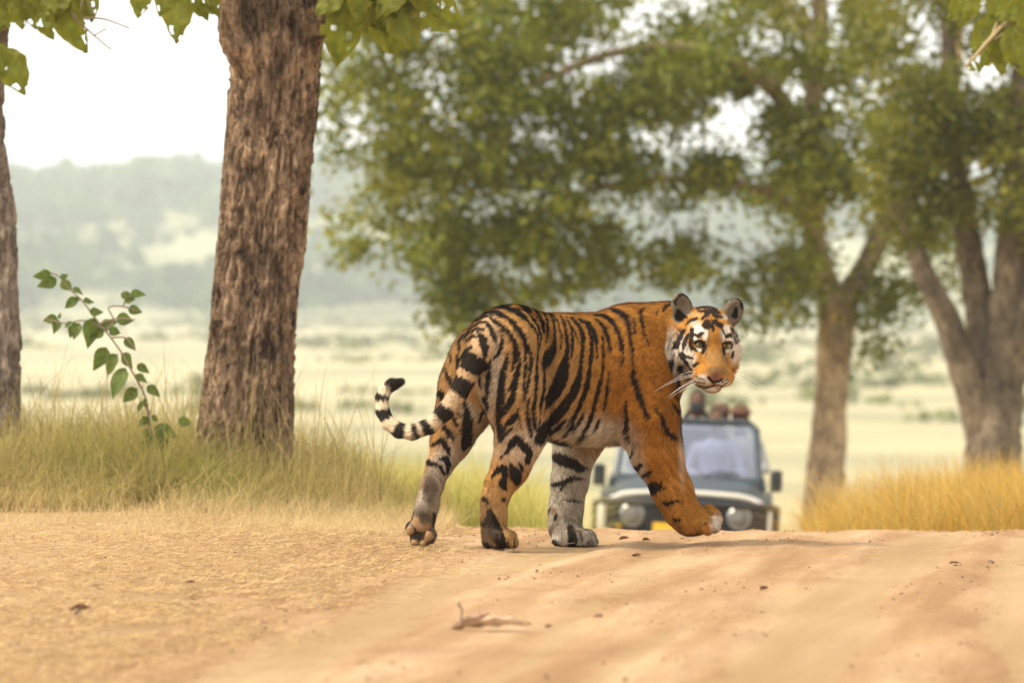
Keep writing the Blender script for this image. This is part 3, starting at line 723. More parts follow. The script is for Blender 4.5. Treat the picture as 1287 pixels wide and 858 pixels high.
    F.cone(L(.045, .195, -.142), L(0, .222, -.128), .0035, .004, .006, 'head', sub=True)
    for s in (-1, 1):                                # ears
        HE(s*.104, -.022, .124+s*-.006, .043, .022, .062, .020, 'ear', rot=-s*.36)
        HE(s*.107, .004, .134+s*-.006, .028, .021, .042, .008, sub=True, rot=-s*.36)
        HE(s*.058, .128, .010, .021, .016, .014, .008, sub=True)        # eye socket
    return F, L, HA, H0, tp, HS

F_T, HL, HA, H0, TAILP, HSC = build_tiger_field()
tv, tf = F_T.mesh()
tv = smooth_mesh(tv, tf, 1, .4)
keep = tv[:, 2] > -.05

TILES = {'A': (540, 370, 6.6), 'B': (640, 370, 6.6), 'C': (740, 370, 6.6), 'D': (540, 470, 6.6), 'E': (640, 470, 6.6), 'F': (740, 470, 6.6),
         'G': (500, 570, 6.6), 'H': (600, 570, 6.6), 'K': (790, 570, 6.6), 'I': (830, 360, 7.8), 'J': (830, 420, 7.8), 'L': (465, 460, 5.72)}
S_BODY = {
 'A': [[430,130,8,520,105,10,610,100,14,665,85,14,720,65,7,760,80,16,800,105,20,840,145,10], [360,195,6,450,155,9,540,145,14,600,165,22,640,180,10],
  [640,180,10,700,230,18,760,310,22,800,390,14,830,480,8], [640,110,12,720,140,14,790,190,12,850,260,8], [380,215,6,450,180,8,530,175,5],
  [500,195,8,560,220,16,610,260,16,645,320,6], [645,265,6,690,340,16,725,420,20,720,520,16,695,620,5], [470,230,10,510,280,18,545,340,20,565,400,8],
  [590,290,6,612,360,14,600,440,16,570,495,14,530,515,5], [285,360,6,340,300,10,400,280,10,450,290,8], [400,310,10,440,360,26,460,430,26,465,500,12,450,540,5],
  [300,375,6,350,345,10,405,345,8], [290,310,5,250,380,10,250,440,12,265,470,5], [235,490,14,235,560,10,230,610,4], [250,530,8,300,460,10,350,430,10],
  [135,610,8,155,660,18,185,730,8], [90,790,14,110,850,12], [665,460,5,645,560,18,615,640,20,605,740,26,600,858,30], [755,450,5,755,560,12,730,660,22,690,740,10,670,790,5],
  [510,540,8,505,640,18,485,740,16,480,840,10], [395,640,8,415,690,14,425,750,8], [800,400,8,805,560,10,795,700,8,800,850,10], [845,480,6,835,620,8,830,720,8],
  [730,740,8,715,800,16,690,858,14], [180,470,6,175,560,5], [290,345,5,350,265,7,420,228,7,480,222,6]],
 'B': [[0,125,10,80,145,16,140,200,12,200,260,8,240,330,6,245,440,6,235,560,6,240,700,7,230,858,8], [110,110,5,190,190,8,240,260,7,265,330,7,262,430,6],
  [190,100,6,250,170,12,280,240,12,290,320,6], [210,90,5,290,150,8,320,220,8,320,300,8,305,390,5], [340,145,6,370,220,8,380,300,9,378,390,12,340,480,34,310,560,28,300,610,6],
  [360,160,5,410,240,6,435,340,6,430,450,5], [430,175,8,470,260,10,485,370,12,485,480,16,455,600,36,420,700,40,375,800,40,340,858,30], [480,190,6,520,280,8,530,400,12,520,530,5],
  [520,195,10,590,260,14,620,350,16,610,480,14,600,600,14,570,740,28,530,850,24], [500,245,4,550,310,6,585,400,5], [580,205,8,660,240,16,710,310,18,730,420,10,735,520,5],
  [640,250,6,685,350,10,690,460,14,680,580,14,660,700,18,625,850,16], [720,170,8,790,175,12,850,200,10], [730,205,8,790,270,14,830,370,14,848,470,8],
  [775,340,6,785,460,8,785,600,8,770,720,6,735,840,10], [835,640,5,815,800,7], [130,400,6,145,520,8,140,640,8,130,760,8,140,858,8],
  [165,400,5,200,520,6,190,620,6,160,720,6,155,800,8], [270,560,5,295,650,7,298,760,7,290,858,7], [0,300,12,45,370,16,70,450,18,55,540,16,30,620,6]],
 'C': [[50,170,6,130,175,12,200,220,16,250,290,18,280,380,16,288,480,10,285,580,5], [190,120,10,260,140,16,320,180,20,345,250,16,350,330,12,370,430,10,375,540,9,385,660,12,410,780,18,430,858,18],
  [120,350,8,125,480,8,125,620,8,95,740,9,70,850,12], [440,130,9,445,220,12,470,320,7,510,420,4], [480,105,6,445,150,8], [385,200,8,390,310,7],
  [690,75,8,650,95,9,620,130,8], [590,120,5,555,190,4], [170,680,5,160,800,8,150,858,9]],
 'F': [[375,0,16,400,90,22,440,190,18,480,300,16,520,375,6], [560,275,6,610,340,12,640,420,14,670,480,20,715,520,20], [315,210,6,318,320,12,322,420,18,322,500,16,330,540,6],
  [370,530,6,360,600,9,355,660,10], [300,670,8,350,680,8], [360,770,8,400,775,18,435,745,8], [430,845,8,470,825,14,515,795,6],
  [125,40,6,90,130,8,65,220,12,40,320,14,10,430,12], [170,100,7,145,220,8,130,300,6], [95,380,12,75,460,8], [700,240,6,740,300,10,750,325,6]],
 'E': [[460,0,40,420,80,44,370,160,40,330,240,16,305,290,6], [495,160,6,450,250,20,400,330,36,340,400,34,280,470,36,255,540,30], [595,0,20,550,110,26,500,250,16,450,330,8,410,400,6],
  [665,0,14,640,120,14,600,240,18,560,330,14,535,420,14,490,500,14], [470,370,10,430,430,16,370,480,16,320,560,12], [630,310,8,590,400,12,560,450,10], [525,350,5,490,420,8],
  [770,40,7,735,170,10,700,320,16,670,420,16,640,490,18,605,555,16], [680,500,8,650,500,10], [400,550,20,450,570,24,510,570,22], [165,190,6,165,330,14,180,430,16,205,510,8],
  [230,0,8,225,150,8,212,300,14,222,400,14,228,470,6], [295,0,8,290,120,8,270,260,8,258,400,6], [80,270,6,90,330,10,120,450,5], [80,300,10,40,370,24,0,395,12], [70,40,14,40,180,24,0,250,16]],
 'D': [[620,0,24,600,120,26,585,260,22,580,400,20,585,540,10], [735,0,12,690,90,14,670,130,6], [725,130,10,680,210,24,640,280,22,605,340,10], [735,330,24,690,370,22,640,420,16,600,480,10],
  [755,370,10,780,450,6], [590,690,6,640,640,12,690,560,26,730,520,26,790,590,34,825,650,26,810,720,18], [700,440,8,640,480,14,600,530,12], [670,740,12,700,800,34,720,858,30], [745,740,10,770,790,14],
  [830,200,8,820,330,14,840,450,14,858,500,10], [150,0,14,180,50,10], [95,150,26,110,200,16], [300,200,14,320,280,22,330,370,34,320,470,38,310,560,34,285,620,12], [350,440,12,360,500,12],
  [215,350,18,240,410,12], [250,310,8,270,350,8], [140,430,20,180,490,20,210,545,8], [30,580,8,70,550,14,120,540,22,150,610,20,160,660,10], [90,700,12,140,700,18,155,760,16,150,820,8],
  [80,750,10,110,810,10], [0,735,16,50,740,16], [455,190,18,480,260,14,440,330,12,410,400,6], [400,0,14,425,70,8]],
 'G': [[390,30,20,420,90,18,400,160,6], [350,90,8,385,170,8], [250,60,12,300,75,14], [120,465,10,100,560,8,70,610,8], [300,480,8,305,560,12,300,620,10], [190,500,8,250,505,8], [140,680,20,180,675,22,230,655,10], [270,750,14,295,700,6]],
 'H': [[130,180,12,180,120,22,230,110,22], [225,110,20,225,180,20,210,250,28,240,300,10], [270,90,10,310,160,40,325,220,26], [350,90,10,375,130,14], [60,375,18,90,400,10], [205,375,12,220,375,14],
  [100,470,18,110,560,46,160,660,42,200,740,36], [50,580,20,60,590,20], [60,740,20,120,775,16], [255,690,3,262,770,5], [300,690,3,310,765,5]],
 'K': [[690,545,4,735,560,6,738,630,8], [680,495,3,745,492,4], [600,590,3,660,560,4], [25,110,8,75,105,20,105,80,8], [100,190,8,150,170,14,190,140,6], [150,265,14,200,280,40,240,270,30,270,230,10], [260,280,10,310,270,5], [285,405,10,340,400,16,420,385,5], [385,540,16,420,545,10]],
}
S_LF = {'E': [[390,680,28,450,710,36,530,740,34,590,780,22,650,770,6]],
 'H': [[640,30,28,720,60,34,800,90,30,870,130,14,910,110,4], [630,250,16,700,235,14,770,205,22,830,195,12,900,210,5], [720,250,8,680,300,5], [720,380,5,780,378,10,860,390,4],
  [770,600,20,790,700,32,780,770,28], [640,545,8,655,500,8], [635,730,16,700,785,12], [590,480,7,605,445,6], [870,690,3,880,770,5], [920,690,3,935,770,5], [840,640,4,880,690,3]]}
S_HEAD = {'I': [[360,215,12,420,195,16,500,200,16,560,220,10], [370,245,8,440,245,16,520,245,18,580,260,10], [400,320,8,440,290,16,480,260,14], [520,280,10,560,295,16,600,310,8],
  [410,385,10,460,360,26,500,385,16], [540,350,20,580,380,22,610,390,8], [440,400,14,470,410,10], [520,430,12,515,400,12], [600,415,8,640,480,7], [510,330,8,512,400,8],
  [330,470,10,370,490,16,405,460,16], [335,550,9,375,530,11,420,548,13,434,595,15,415,650,12], [298,570,12,315,615,12,365,632,8], [310,420,14,305,500,15,297,590,12,300,640,6],
  [275,470,12,240,540,18,225,620,12], [225,440,16,190,510,18,150,590,24], [210,670,22,260,690,12,320,705,8], [215,690,18,245,740,14,300,820,6], [350,315,13,290,340,11,250,380,7],
  [330,775,14,370,750,9], [612,570,10,650,546,11,692,552,8], [616,600,12,628,655,11], [700,570,7,695,600,8], [650,490,13,680,470,11,700,500,6], [690,410,9,735,480,11,745,560,11], [700,690,13,715,640,8],
  [115,740,14,90,800,26], [190,800,22,220,830,12], [150,170,10,140,150,8,210,68,10,290,120,8,310,170,6], [180,245,20,190,300,34,250,300,12], [690,130,8,740,115,9,795,145,11,800,220,9], [740,220,16,730,290,24]],
 'J': [[345,418,4,430,448,4], [345,465,4,440,482,4], [365,508,6,440,522,7,530,502,7,600,505,5,672,460,5], [530,470,5,530,502,6], [465,415,9,490,450,12,520,472,9,570,465,8,612,430,7],
  [600,470,4,660,440,4], [100,260,14,90,350,26], [200,340,24,215,360,14], [130,420,18,170,440,22], [190,485,20,225,480,10], [240,390,9,300,385,5], [250,570,16,280,540,16]]}
RINGS = [(200,112,30),(140,135,35),(95,235,24),(100,355,42),(215,480,40),(335,488,22),(418,452,34),(545,350,54),(668,150,62),(742,-25,70)]   # on the tail, tile L
def strokes(S):
    out = []
    for t, L_ in S.items():
        ox, oy, s = TILES[t]
        for q in L_:
            a = np.array(q, float).reshape(-1, 3); a[:, 0] = ox+a[:, 0]/s; a[:, 1] = oy+a[:, 1]/s; a[:, 2] /= s
            out.append(a)
    return out
S_FB = {'I': [[480,420,8,470,520,9,455,620,8,440,700,6], [600,440,6,600,540,9,612,640,8,620,720,6], [405,640,8,395,700,7], [635,650,8,650,720,6], [255,400,7,215,480,6], [120,480,8,80,600,8], [60,700,10,100,760,8], [660,330,8,700,370,8], [430,330,8,470,310,8], [560,250,8,610,300,8], [340,660,6,300,740,6], [270,560,7,262,640,6], [715,440,6,722,560,6], [180,620,8,175,700,8], [140,660,10,120,720,10]],
 'J': [[360,440,3,440,465,3], [330,400,4,420,430,3], [360,485,3,440,500,3], [600,455,3,668,430,3], [540,400,10,560,380,10], [130,300,10,110,340,10], [250,440,7,310,430,5], [170,520,10,190,560,10], [230,300,8,250,350,8]]}
ST_BODY, ST_LF, ST_HEAD, ST_FACE_BROWN = strokes(S_BODY), strokes(S_LF), strokes(S_HEAD), strokes(S_FB)
def cover(u, v, sts, soft=.5, wmul=1.34):
    r = np.zeros(len(u))
    for a in sts:
        m = (u > a[:, 0].min()-10) & (u < a[:, 0].max()+10) & (v > a[:, 1].min()-10) & (v < a[:, 1].max()+10)
        if not m.any(): continue
        i = np.nonzero(m)[0]; x = u[i]; y = v[i]; best = np.full(len(i), 9.)
        for (x0, y0, w0), (x1, y1, w1) in zip(a[:-1], a[1:]):
            dx, dy = x1-x0, y1-y0; t = np.clip(((x-x0)*dx+(y-y0)*dy)/max(dx*dx+dy*dy, 1e-9), 0, 1)
            best = np.minimum(best, np.hypot(x-x0-t*dx, y-y0-t*dy)-(w0+(w1-w0)*t)*wmul)
        r[i] = np.maximum(r[i], sstep(soft, -soft, best))
    return r
def blob(u, v, x, y, rx, ry, soft=.35):
    d = np.hypot((u-x)/rx, (v-y)/ry); return sstep(1+soft, 1-soft, d)
ORANGE = np.array([.325, .140, .025]); DEEP = np.array([.225, .080, .009]); PALE = np.array([.39, .24, .10]); WHITE = np.array([.56, .48, .37])
GREYW = np.array([.37, .315, .235]); BLACK = np.array([.010, .008, .007]); BROWN = np.array([.075, .048, .028]); PAD = np.array([.27, .155, .07])
def lerp(a, b, t): return a*(1-t[:, None])+b*t[:, None]
def paint(p):
    u, v = to_px(p); G = F_T.groups(p)
    jx = (fbm(p[:, 0]*130, p[:, 2]*60+p[:, 1]*80, 3, 2)-.5)*3.0; jy = (fbm(p[:, 0]*90+9, p[:, 2]*60+p[:, 1]*80, 5, 2)-.5)*3.0
    us, vs = u+jx, v+jy
    n = len(p); k = list(G); D = np.stack([G[q] for q in k], 1); gi = D.argmin(1)
    isg = {q: gi == i for i, q in enumerate(k)}
    c = np.tile(ORANGE, (n, 1))
    c = lerp(c, DEEP, blob(u, v, 820, 480, 55, 100, .6)*.85)
    c = lerp(c, PALE, blob(u, v, 605, 470, 95, 110, .6)*.55)
    c = lerp(c, PALE, blob(u, v, 690, 510, 50, 60, .6)*.35)
    c = lerp(c, WHITE, blob(u, v, 748, 552, 46, 26, .6)*.95)
    c = lerp(c, WHITE, blob(u, v, 690, 560, 60, 26, .7)*.6)
    c = lerp(c, WHITE, blob(u, v, 785, 572, 14, 22, .6)*.9)
    c = lerp(c, WHITE, blob(u, v, 806, 603, 6, 22, .9)*.7)
    c = lerp(c, WHITE, blob(u, v, 857, 566, 4, 34, .9)*.45)
    c = lerp(c, WHITE*.8, blob(u, v, 618, 470, 16, 60, .5)*.6)
    lo = isg['LH']
    c[lo] = lerp(c[lo], GREYW*1.25, (blob(u, v, 595, 490, 16, 60, .5)*.8)[lo])
    c[lo] = lerp(c[lo], GREYW*.95, (sstep(515, 590, v)*sstep(538, 560, u+.45*(v-560))*.9)[lo])
    c = lerp(c, PALE*.95, sstep(575, 640, v)*(u < 670)*(~lo)*.7)
    lf = isg['LF']
    c[lf] = lerp(np.tile(GREYW*.92, (lf.sum(), 1)), ORANGE*.9, (sstep(590, 555, v)*sstep(705, 745, u)*.6)[lf])
    c = c*(0.62+.76*fbm(p[:, 0]*75+p[:, 2]*40, p[:, 2]*45+p[:, 1]*60, 21, 3))[:, None]
    st = cover(us, vs, ST_BODY)
    nearh = (G['head'] < .06) & (u > 828) & (v > 395) & ~isg['tail']
    hd = isg['head'] | isg['ear'] | nearh; tl = isg['tail']; pdm = isg['pad']
    body = ~(hd | tl | lf | pdm)
    c[body] = lerp(c[body], BLACK, st[body]*.985)
    s2 = cover(us, vs, ST_LF); c[lf] = lerp(c[lf], BLACK, s2[lf]*.97)
    # brown backs of the hind feet
    dk = np.maximum(blob(u, v, 540, 614, 9, 22, .5), blob(u, v, 529, 650, 16, 12, .6)); c[lo] = lerp(c[lo], BROWN, (dk*.85)[lo])
    dk = blob(u, v, 611, 655, 7, 26, .6); c[body] = lerp(c[body], BROWN, (dk*.5*(v > 600))[body])
    dk = np.maximum(blob(u, v, 528, 672, 17, 14, .3), 0); c[lo] = lerp(c[lo], BROWN*.6, (dk*.95)[lo])
    ft = sstep(632, 668, v)*(u < 760)*(~isg['tail']); c = lerp(c, BROWN*1.2, ft*sstep(.48, .62, fbm(p[:, 0]*38+3, p[:, 2]*30+p[:, 1]*30, 23, 3))*.75)
    sole = sstep(684, 688, v)*(u < 760); c = lerp(c, BROWN*.5, sole*.9)
    sole = blob(u, v, 874, 673, 16, 3.2, .4); c[body] = lerp(c[body], BROWN*.5, (sole)[body])
    toe = blob(u, v, 901, 658, 8, 12, .5); c[body] = lerp(c[body], WHITE*1.05, (toe*.8)[body])
    c[pdm] = PAD*(0.8+.4*fbm(p[pdm][:, 0]*150, p[pdm][:, 2]*150, 4, 2))[:, None]
    pc = blob(u, v, 695.5, 641, 3.6, 4.6, .4)*lf; c = lerp(c, PAD*.9, pc*.9)
    # tail
    if tl.any():
        ct = np.tile(WHITE*np.array([1., .90, .74]), (tl.sum(), 1)); ut, vt = us[tl], vs[tl]
        T2 = np.array(TAILP)[:, :2]; fine = np.concatenate([np.linspace(T2[i], T2[i+1], 12, endpoint=False) for i in range(len(T2)-1)]+[T2[-1:]])
        arc = np.concatenate([[0], np.cumsum(np.linalg.norm(np.diff(fine, axis=0), axis=1))])
        def at(a, b): return ((a[:, None]-fine[None, :, 0])**2+(b[:, None]-fine[None, :, 1])**2).argmin(1)
        av = np.empty(len(ut))
        for s in range(0, len(ut), 20000): av[s:s+20000] = arc[at(ut[s:s+20000], vt[s:s+20000])]
        ct = lerp(ct, ORANGE*1.1, sstep(150, 60, av)*.55)
        for x, y, hh in RINGS:
            q = arc[at(np.array([465+x/5.72]), np.array([460+y/5.72]))[0]]; hp = hh/5.72
            ct = lerp(ct, BLACK, sstep(hp+.9, hp-.9, np.abs(av-q))*.98)
        early = sstep(66, 54, av); stt = st[tl]*early; ct = lerp(ct, BLACK, stt*.98)
        c[tl] = ct
    # head
    if hd.any():
        uh, vh = u[hd], v[hd]; ch = np.tile(ORANGE*1.0, (hd.sum(), 1))
        def pb(t, x, y, rx, ry, colr, a=.95, soft=.35):
            nonlocal ch
            ox, oy, s = TILES[t]; ch = lerp(ch, colr, blob(uh, vh, ox+x/s, oy+y/s, rx/s, ry/s, soft)*a)
        FW = WHITE*1.1
        pb('I', 60, 640, 90, 150, WHITE*.95, .9, .5); pb('I', 175, 720, 110, 110, WHITE*.95, .9); pb('I', 265, 640, 48, 60, WHITE*.9); pb('I', 265, 760, 70, 70, WHITE*.9, .8)
        pb('I', 205, 540, 40, 90, WHITE*.9, .7); pb('I', 290, 450, 40, 90, PALE, .6); pb('I', 365, 425, 55, 48, FW); pb('I', 440, 470, 32, 62, FW); pb('I', 345, 512, 42, 18, FW)
        pb('I', 655, 430, 42, 52, FW); pb('I', 610, 480, 24, 62, FW); pb('I', 672, 522, 36, 18, FW); pb('I', 375, 618, 46, 16, FW); pb('I', 655, 630, 32, 18, FW); pb('I', 712, 600, 14, 50, FW, .7); pb('I', 720, 520, 18, 50, FW, .6)
        pb('I', 310, 740, 28, 30, FW, .8); pb('I', 520, 290, 80, 60, ORANGE*.6, .6); pb('I', 340, 285, 80, 24, PALE, .7); pb('I', 640, 300, 60, 26, WHITE*.8, .7)
        pb('I', 740, 640, 60, 140, WHITE*.85, .75, .5); pb('I', 340, 360, 60, 30, WHITE*.8, .6); pb('I', 230, 600, 40, 90, WHITE, .7); pb('I', 300, 690, 60, 60, WHITE*.9, .6); pb('I', 120, 500, 50, 110, WHITE*.9, .6, .5); pb('I', 540, 560, 62, 90, ORANGE*.85, .9); pb('I', 560, 700, 125, 90, np.array([.24, .125, .04]), .85)
        pb('J', 555, 360, 110, 45, np.array([.17, .105, .05]), .8)
        pb('J', 420, 455, 85, 58, WHITE*.95, .9, .4); pb('J', 610, 480, 72, 45, WHITE*.95, .9, .4); pb('J', 540, 432, 70, 34, np.array([.20, .085, .06]), .9, .3)
        pb('J', 480, 560, 105, 42, GREYW*1.1, .95); pb('J', 290, 500, 75, 60, WHITE*.85, .9, .5); pb('J', 180, 400, 120, 160, WHITE*.8, .75, .4)
        pb('I', 225, 180, 90, 110, np.array([.22, .165, .10]), .95, .2); pb('I', 720, 205, 80, 90, np.array([.22, .165, .10]), .95, .2)
        pb('I', 215, 260, 90, 20, WHITE*.7, .5); 
        ch = ch*(0.72+.56*fbm(p[hd][:, 0]*110, p[hd][:, 2]*90, 31, 3))[:, None]
        sh = cover(uh+jx[hd]*.8, vh+jy[hd]*.8, ST_HEAD, .55, 1.42)
        pos = (p[hd]-H0)@HA.T
        front = sstep(-.16, -.08, pos[:, 1])
        sb = cover(uh+jx[hd], vh+jy[hd], ST_FACE_BROWN, 1.0, 1.2); ch = lerp(ch, BROWN*1.3, sb*.7)
        ch = lerp(ch, BLACK, sh*.97*front)
        er = isg['ear'][hd]; ch[er] = lerp(np.tile(np.array([.13, .10, .065]), (er.sum(), 1)), BLACK, (sh*front)[er])
        c[hd] = ch
    return np.clip(c, 0, 1)

tiger = empty('tiger', T_BASE)
tag(tiger, 'orange tiger with black stripes walking across the dirt track, head turned back', 'tiger')
m_skin = mat_vcol('tiger_coat', .8, 0, .06)
tn, ta = vert_normals(tv, tf)
tcol = paint(tv)
body_o = obj('body', mesh_from('tiger_body', tv-T_BASE, tf, (m_skin,), True, tcol), tiger)

# short fur: thin blades lying along the coat, coloured like the skin they grow from
def make_fur():
    quadp = ta/ta.sum(); cen = tv[tf].mean(1)
    u, v = to_px(cen); NF = 260000
    fi = rng.choice(len(tf), NF, p=quadp)
    a, b = rng.random(NF), rng.random(NF); q = tv[tf[fi]]; nn = tn[tf[fi]]
    w4 = np.stack([(1-a)*(1-b), a*(1-b), a*b, (1-a)*b], 1)[..., None]
    p = (q*w4).sum(1); n = norm((nn*w4).sum(1))
    G = F_T.groups(p); k = list(G); gi = np.stack([G[x] for x in k], 1).argmin(1); isg = {x: gi == i for i, x in enumerate(k)}
    hd = isg['head'] | isg['ear']; pu, pv = to_px(p)
    flow = -Fw[None]*.75 - Up[None]*.75 + 0*p
    leg = sstep(540, 575, pv)[:, None]; flow = flow*(1-leg) + (-Up[None]+np.array([.15, 0, 0]))*leg
    nose = H0+np.array([0, .22, -.09])@HA
    flow[hd] = norm(p[hd]-nose)
    T3 = np.array([P(x, y, Y) for x, y, Y, r in TAILP]); tl = isg['tail']
    if tl.any():
        j = ((p[tl][:, None]-T3[None])**2).sum(2).argmin(1); d = np.gradient(T3, axis=0); flow[tl] = norm(d)[j]
    flow = flow + rng.normal(0, .22, flow.shape)
    flow = norm(flow-(flow*n).sum(1, keepdims=True)*n)
    ln = np.full(NF, .021)
    ln[hd] = .011; pos = (p-H0)@HA.T
    face = hd & (pos[:, 1] > .05); ln[face] = .007
    ruff = hd & (pos[:, 1] < .03) & (pos[:, 2] < .05); ln[ruff] = .032
    bel = (pv > 535) & (pu > 690) & (pu < 800) & (gi == k.index('body')); ln[bel] = .036
    ln[(leg[:, 0] > .5)] = .014; ln[tl] = .014
    tip = tl & (pu > 484) & (pv < 492) & (pu < 510); ln[tip] = .022
    ln[isg['ear']] = .008
    ln = ln*rng.uniform(.7, 1.25, NF)
    ok = ~isg['pad'] & ~(face & (pos[:, 1] > .195)) & (p[:, 2] > .012)
    # keep the eyes free
    for s in (-1, 1):
        e = HL(s*.058, .118, .010); ok &= np.linalg.norm(p-e, axis=1) > .024
    p, n, flow, ln = p[ok], n[ok], flow[ok], ln[ok]; NF = len(p)
    lift = rng.uniform(.10, .48, NF)[:, None]
    c = paint(p)*(rng.uniform(.5, 1.5, NF)*(.75+.5*fbm(p[:, 0]*45, p[:, 2]*45+p[:, 1]*30, 91, 2)))[:, None]
    side = norm(np.cross(flow, n)); wd = (.0016*rng.uniform(.7, 1.3, NF))[:, None]
    r0 = p-n*.001
    v0 = r0-side*wd; v1 = r0+side*wd
    v2 = r0+flow*ln[:, None]+n*ln[:, None]*lift
    V = np.stack([v0, v1, v2], 1).reshape(-1, 3); Fc = np.arange(NF*3).reshape(-1, 3)
    C3 = np.repeat(c, 3, axis=0); C3[2::3] *= 1.08
    me = mesh_from('tiger_fur', V-T_BASE, Fc, (m_skin,), True, np.clip(C3, 0, 1))
    nr = norm(n+flow*.15+rng.normal(0, .12, n.shape))
    try: me.normals_split_custom_set_from_vertices(np.repeat(nr, 3, axis=0).astype(np.float32))
    except Exception as e: print('normals', e)
    return obj('fur', me, tiger)
fur_o = make_fur()
print('tiger verts', len(tv))

# eyes
def eye_mesh():
    v = []; f = []; cc = []; n, m = 24, 20; R = .0180
    for i in range(m+1):
        t = math.pi*i/m
        for j in range(n):
            a = 2*math.pi*j/n
            rr = R*math.sin(t); v.append((rr*math.cos(a), R*math.cos(t)+(.0022 if t < .55 else 0)*max(0, 1-t/.55), rr*math.sin(a)))
            d = t
            if d < .30: k = (.006, .006, .006)
            elif d < .78: s = .8+.5*(hash01(np.array([j]), np.array([i]))[0]); k = (.16*s, .14*s, .05*s)
            elif d < .9: k = (.02, .017, .012)
            else: k = (.35, .30, .24)
            cc.append(k)
    for i in range(m):
        for j in range(n): f.append((i*n+j, (i+1)*n+j, (i+1)*n+(j+1) % n, i*n+(j+1) % n))
    return mesh_from('eye', np.array(v), np.array(f), (mat_vcol('eye_gloss', .06, 0, .8),), True, np.array(cc))
em = eye_mesh()
look = norm(np.array([.10, -1, -.02]))
for s in (-1, 1):
    o = obj('eye', em, tiger)
    o.matrix_local = Matrix.Translation(Vector(HL(s*.058, .108, .010)-T_BASE)) @ Vector(look).to_track_quat('Y', 'Z').to_matrix().to_4x4()
# whiskers
m_wh = mat_simple('whisker', (.75, .70, .62), .4, 0, .05)
for s in (-1, 1):
    for i in range(6):
        a = HL(s*(.055+.004*(i % 3)), .165+.008*(i % 2), -.088-.008*i)
        d = norm(np.array([s*1., .25-.1*i, .12-.13*i])@HA); ln = .13+.03*(i % 3)
        pts = [a+d*ln*t+np.array([0, 0, -1])*(.045*t*t) for t in np.linspace(0, 1, 7)]
        MB().tube(pts, np.linspace(.0007, .0003, 7), 4).build('whisker', m_wh, tiger, True, None).location = -T_BASE
# ------------------------------------------------------------------ open safari vehicle and its people
m_paint = mat_simple('teal_paint', (.026, .037, .040), .36, .15, .10, 4, spec=.6)
m_black = mat_simple('black_plastic', (.010, .010, .010), .6, 0, .2, 15)
m_cream = mat_simple('cream_paint_and_glint', (.60, .56, .46), .35, 0, .08, 6)
m_chrome = mat_simple('lamp_metal', (.28, .275, .25), .35, .9, .1, 8)
m_tyre = mat_simple('tyre_rubber', (.025, .024, .022), .85, 0, .3, 25)
m_seat = mat_simple('seat_canvas', (.16, .13, .10), .9, 0, .2, 25)
m_plate = mat_simple('plate_yellow', (.75, .42, .02), .5, 0, .08, 10)
m_lens, t_, p_ = new_mat('lamp_glass'); p_.inputs['Base Color'].default_value = (.17, .16, .14, 1); p_.inputs['Roughness'].default_value = .2; p_.inputs['Specular IOR Level'].default_value = .8
m_glass, t_, p_ = new_mat('windscreen_glass')
gl = t_.nodes.new('ShaderNodeBsdfGlossy'); gl.inputs['Roughness'].default_value = .05; gl.inputs['Color'].default_value = (.86, .86, .95, 1)
tr = t_.nodes.new('ShaderNodeBsdfTransparent'); tr.inputs['Color'].default_value = (.62, .66, .68, 1)
lw = t_.nodes.new('ShaderNodeLayerWeight'); lw.inputs['Blend'].default_value = .35; ms = t_.nodes.new('ShaderNodeMixShader')
mr = t_.nodes.new('ShaderNodeMapRange'); mr.inputs[3].default_value = .13; mr.inputs[4].default_value = .9; t_.links.new(lw.outputs['Facing'], mr.inputs[0])
t_.links.new(mr.outputs[0], ms.inputs[0]); t_.links.new(tr.outputs[0], ms.inputs[1]); t_.links.new(gl.outputs[0], ms.inputs[2]); t_.links.new(ms.outputs[0], t_.nodes['Material Output'].inputs['Surface'])

YJ = 31.0
jx = P(858, 600, YJ)[0]
JZ = float(ground_z(jx, YJ+1.2))-.02
jeep = empty('jeep', (jx, YJ, JZ)); jeep.rotation_euler = (math.radians(-1.0), math.radians(2.2), math.radians(-2))
tag(jeep, 'dark teal open-top safari jeep facing forward on the dirt track', 'jeep')
def prism(outline, x0, x1):
    """outline in (y,z), extruded along x"""
    n = len(outline); v = [(x0, y, z) for y, z in outline]+[(x1, y, z) for y, z in outline]
    f = [tuple(range(n)), tuple(range(2*n-1, n-1, -1))]+[(i, i+n, (i+1) % n+n, (i+1) % n) for i in range(n)]
    return np.array(v), f
b = MB()
b.add(*prism([(.04, .58), (.04, .96), (1.06, 1.06), (1.06, .50), (.95, .50)], -.66, .66))
for s in (-1, 1):     # side walls of the tub
    b.add(*prism([(1.06, .46), (1.06, 1.10), (1.25, 1.12), (1.30, .92), (2.0, .92), (2.1, 1.14), (3.45, 1.16), (3.45, .62), (3.02, .60), (2.90, .82), (2.52, .86), (2.30, .78), (2.20, .46)], s*.74-.025, s*.74+.025))
b.box((0, 2.2, .47), (.72, 1.2, .03)); b.box((0, 3.44, .84), (.715, .03, .32), bev=.02); b.box((0, 1.12, 1.075), (.71, .09, .05), bev=.03)
body = b.build('body', m_paint, jeep, True)
xs_ = np.linspace(-.70, .70, 17); yy = np.linspace(.0, 1.02, 13)
def hz(X, Y): return 1.005+.11*(Y/1.02)**.8+.035*(1-(X/.70)**2)-.11*np.clip(1-Y/.10, 0, 1)**2-.05*sstep(.58, .70, np.abs(X))
vh, fh = grid(xs_, yy, hz); vb = vh.copy(); vb[:, 2] -= .025
nb = len(vh); h = MB(); h.add(np.concatenate([vh, vb]), [tuple(q) for q in fh]+[tuple(q[::-1]+nb) for q in fh]); hood = h.build('hood', m_paint, jeep, True)
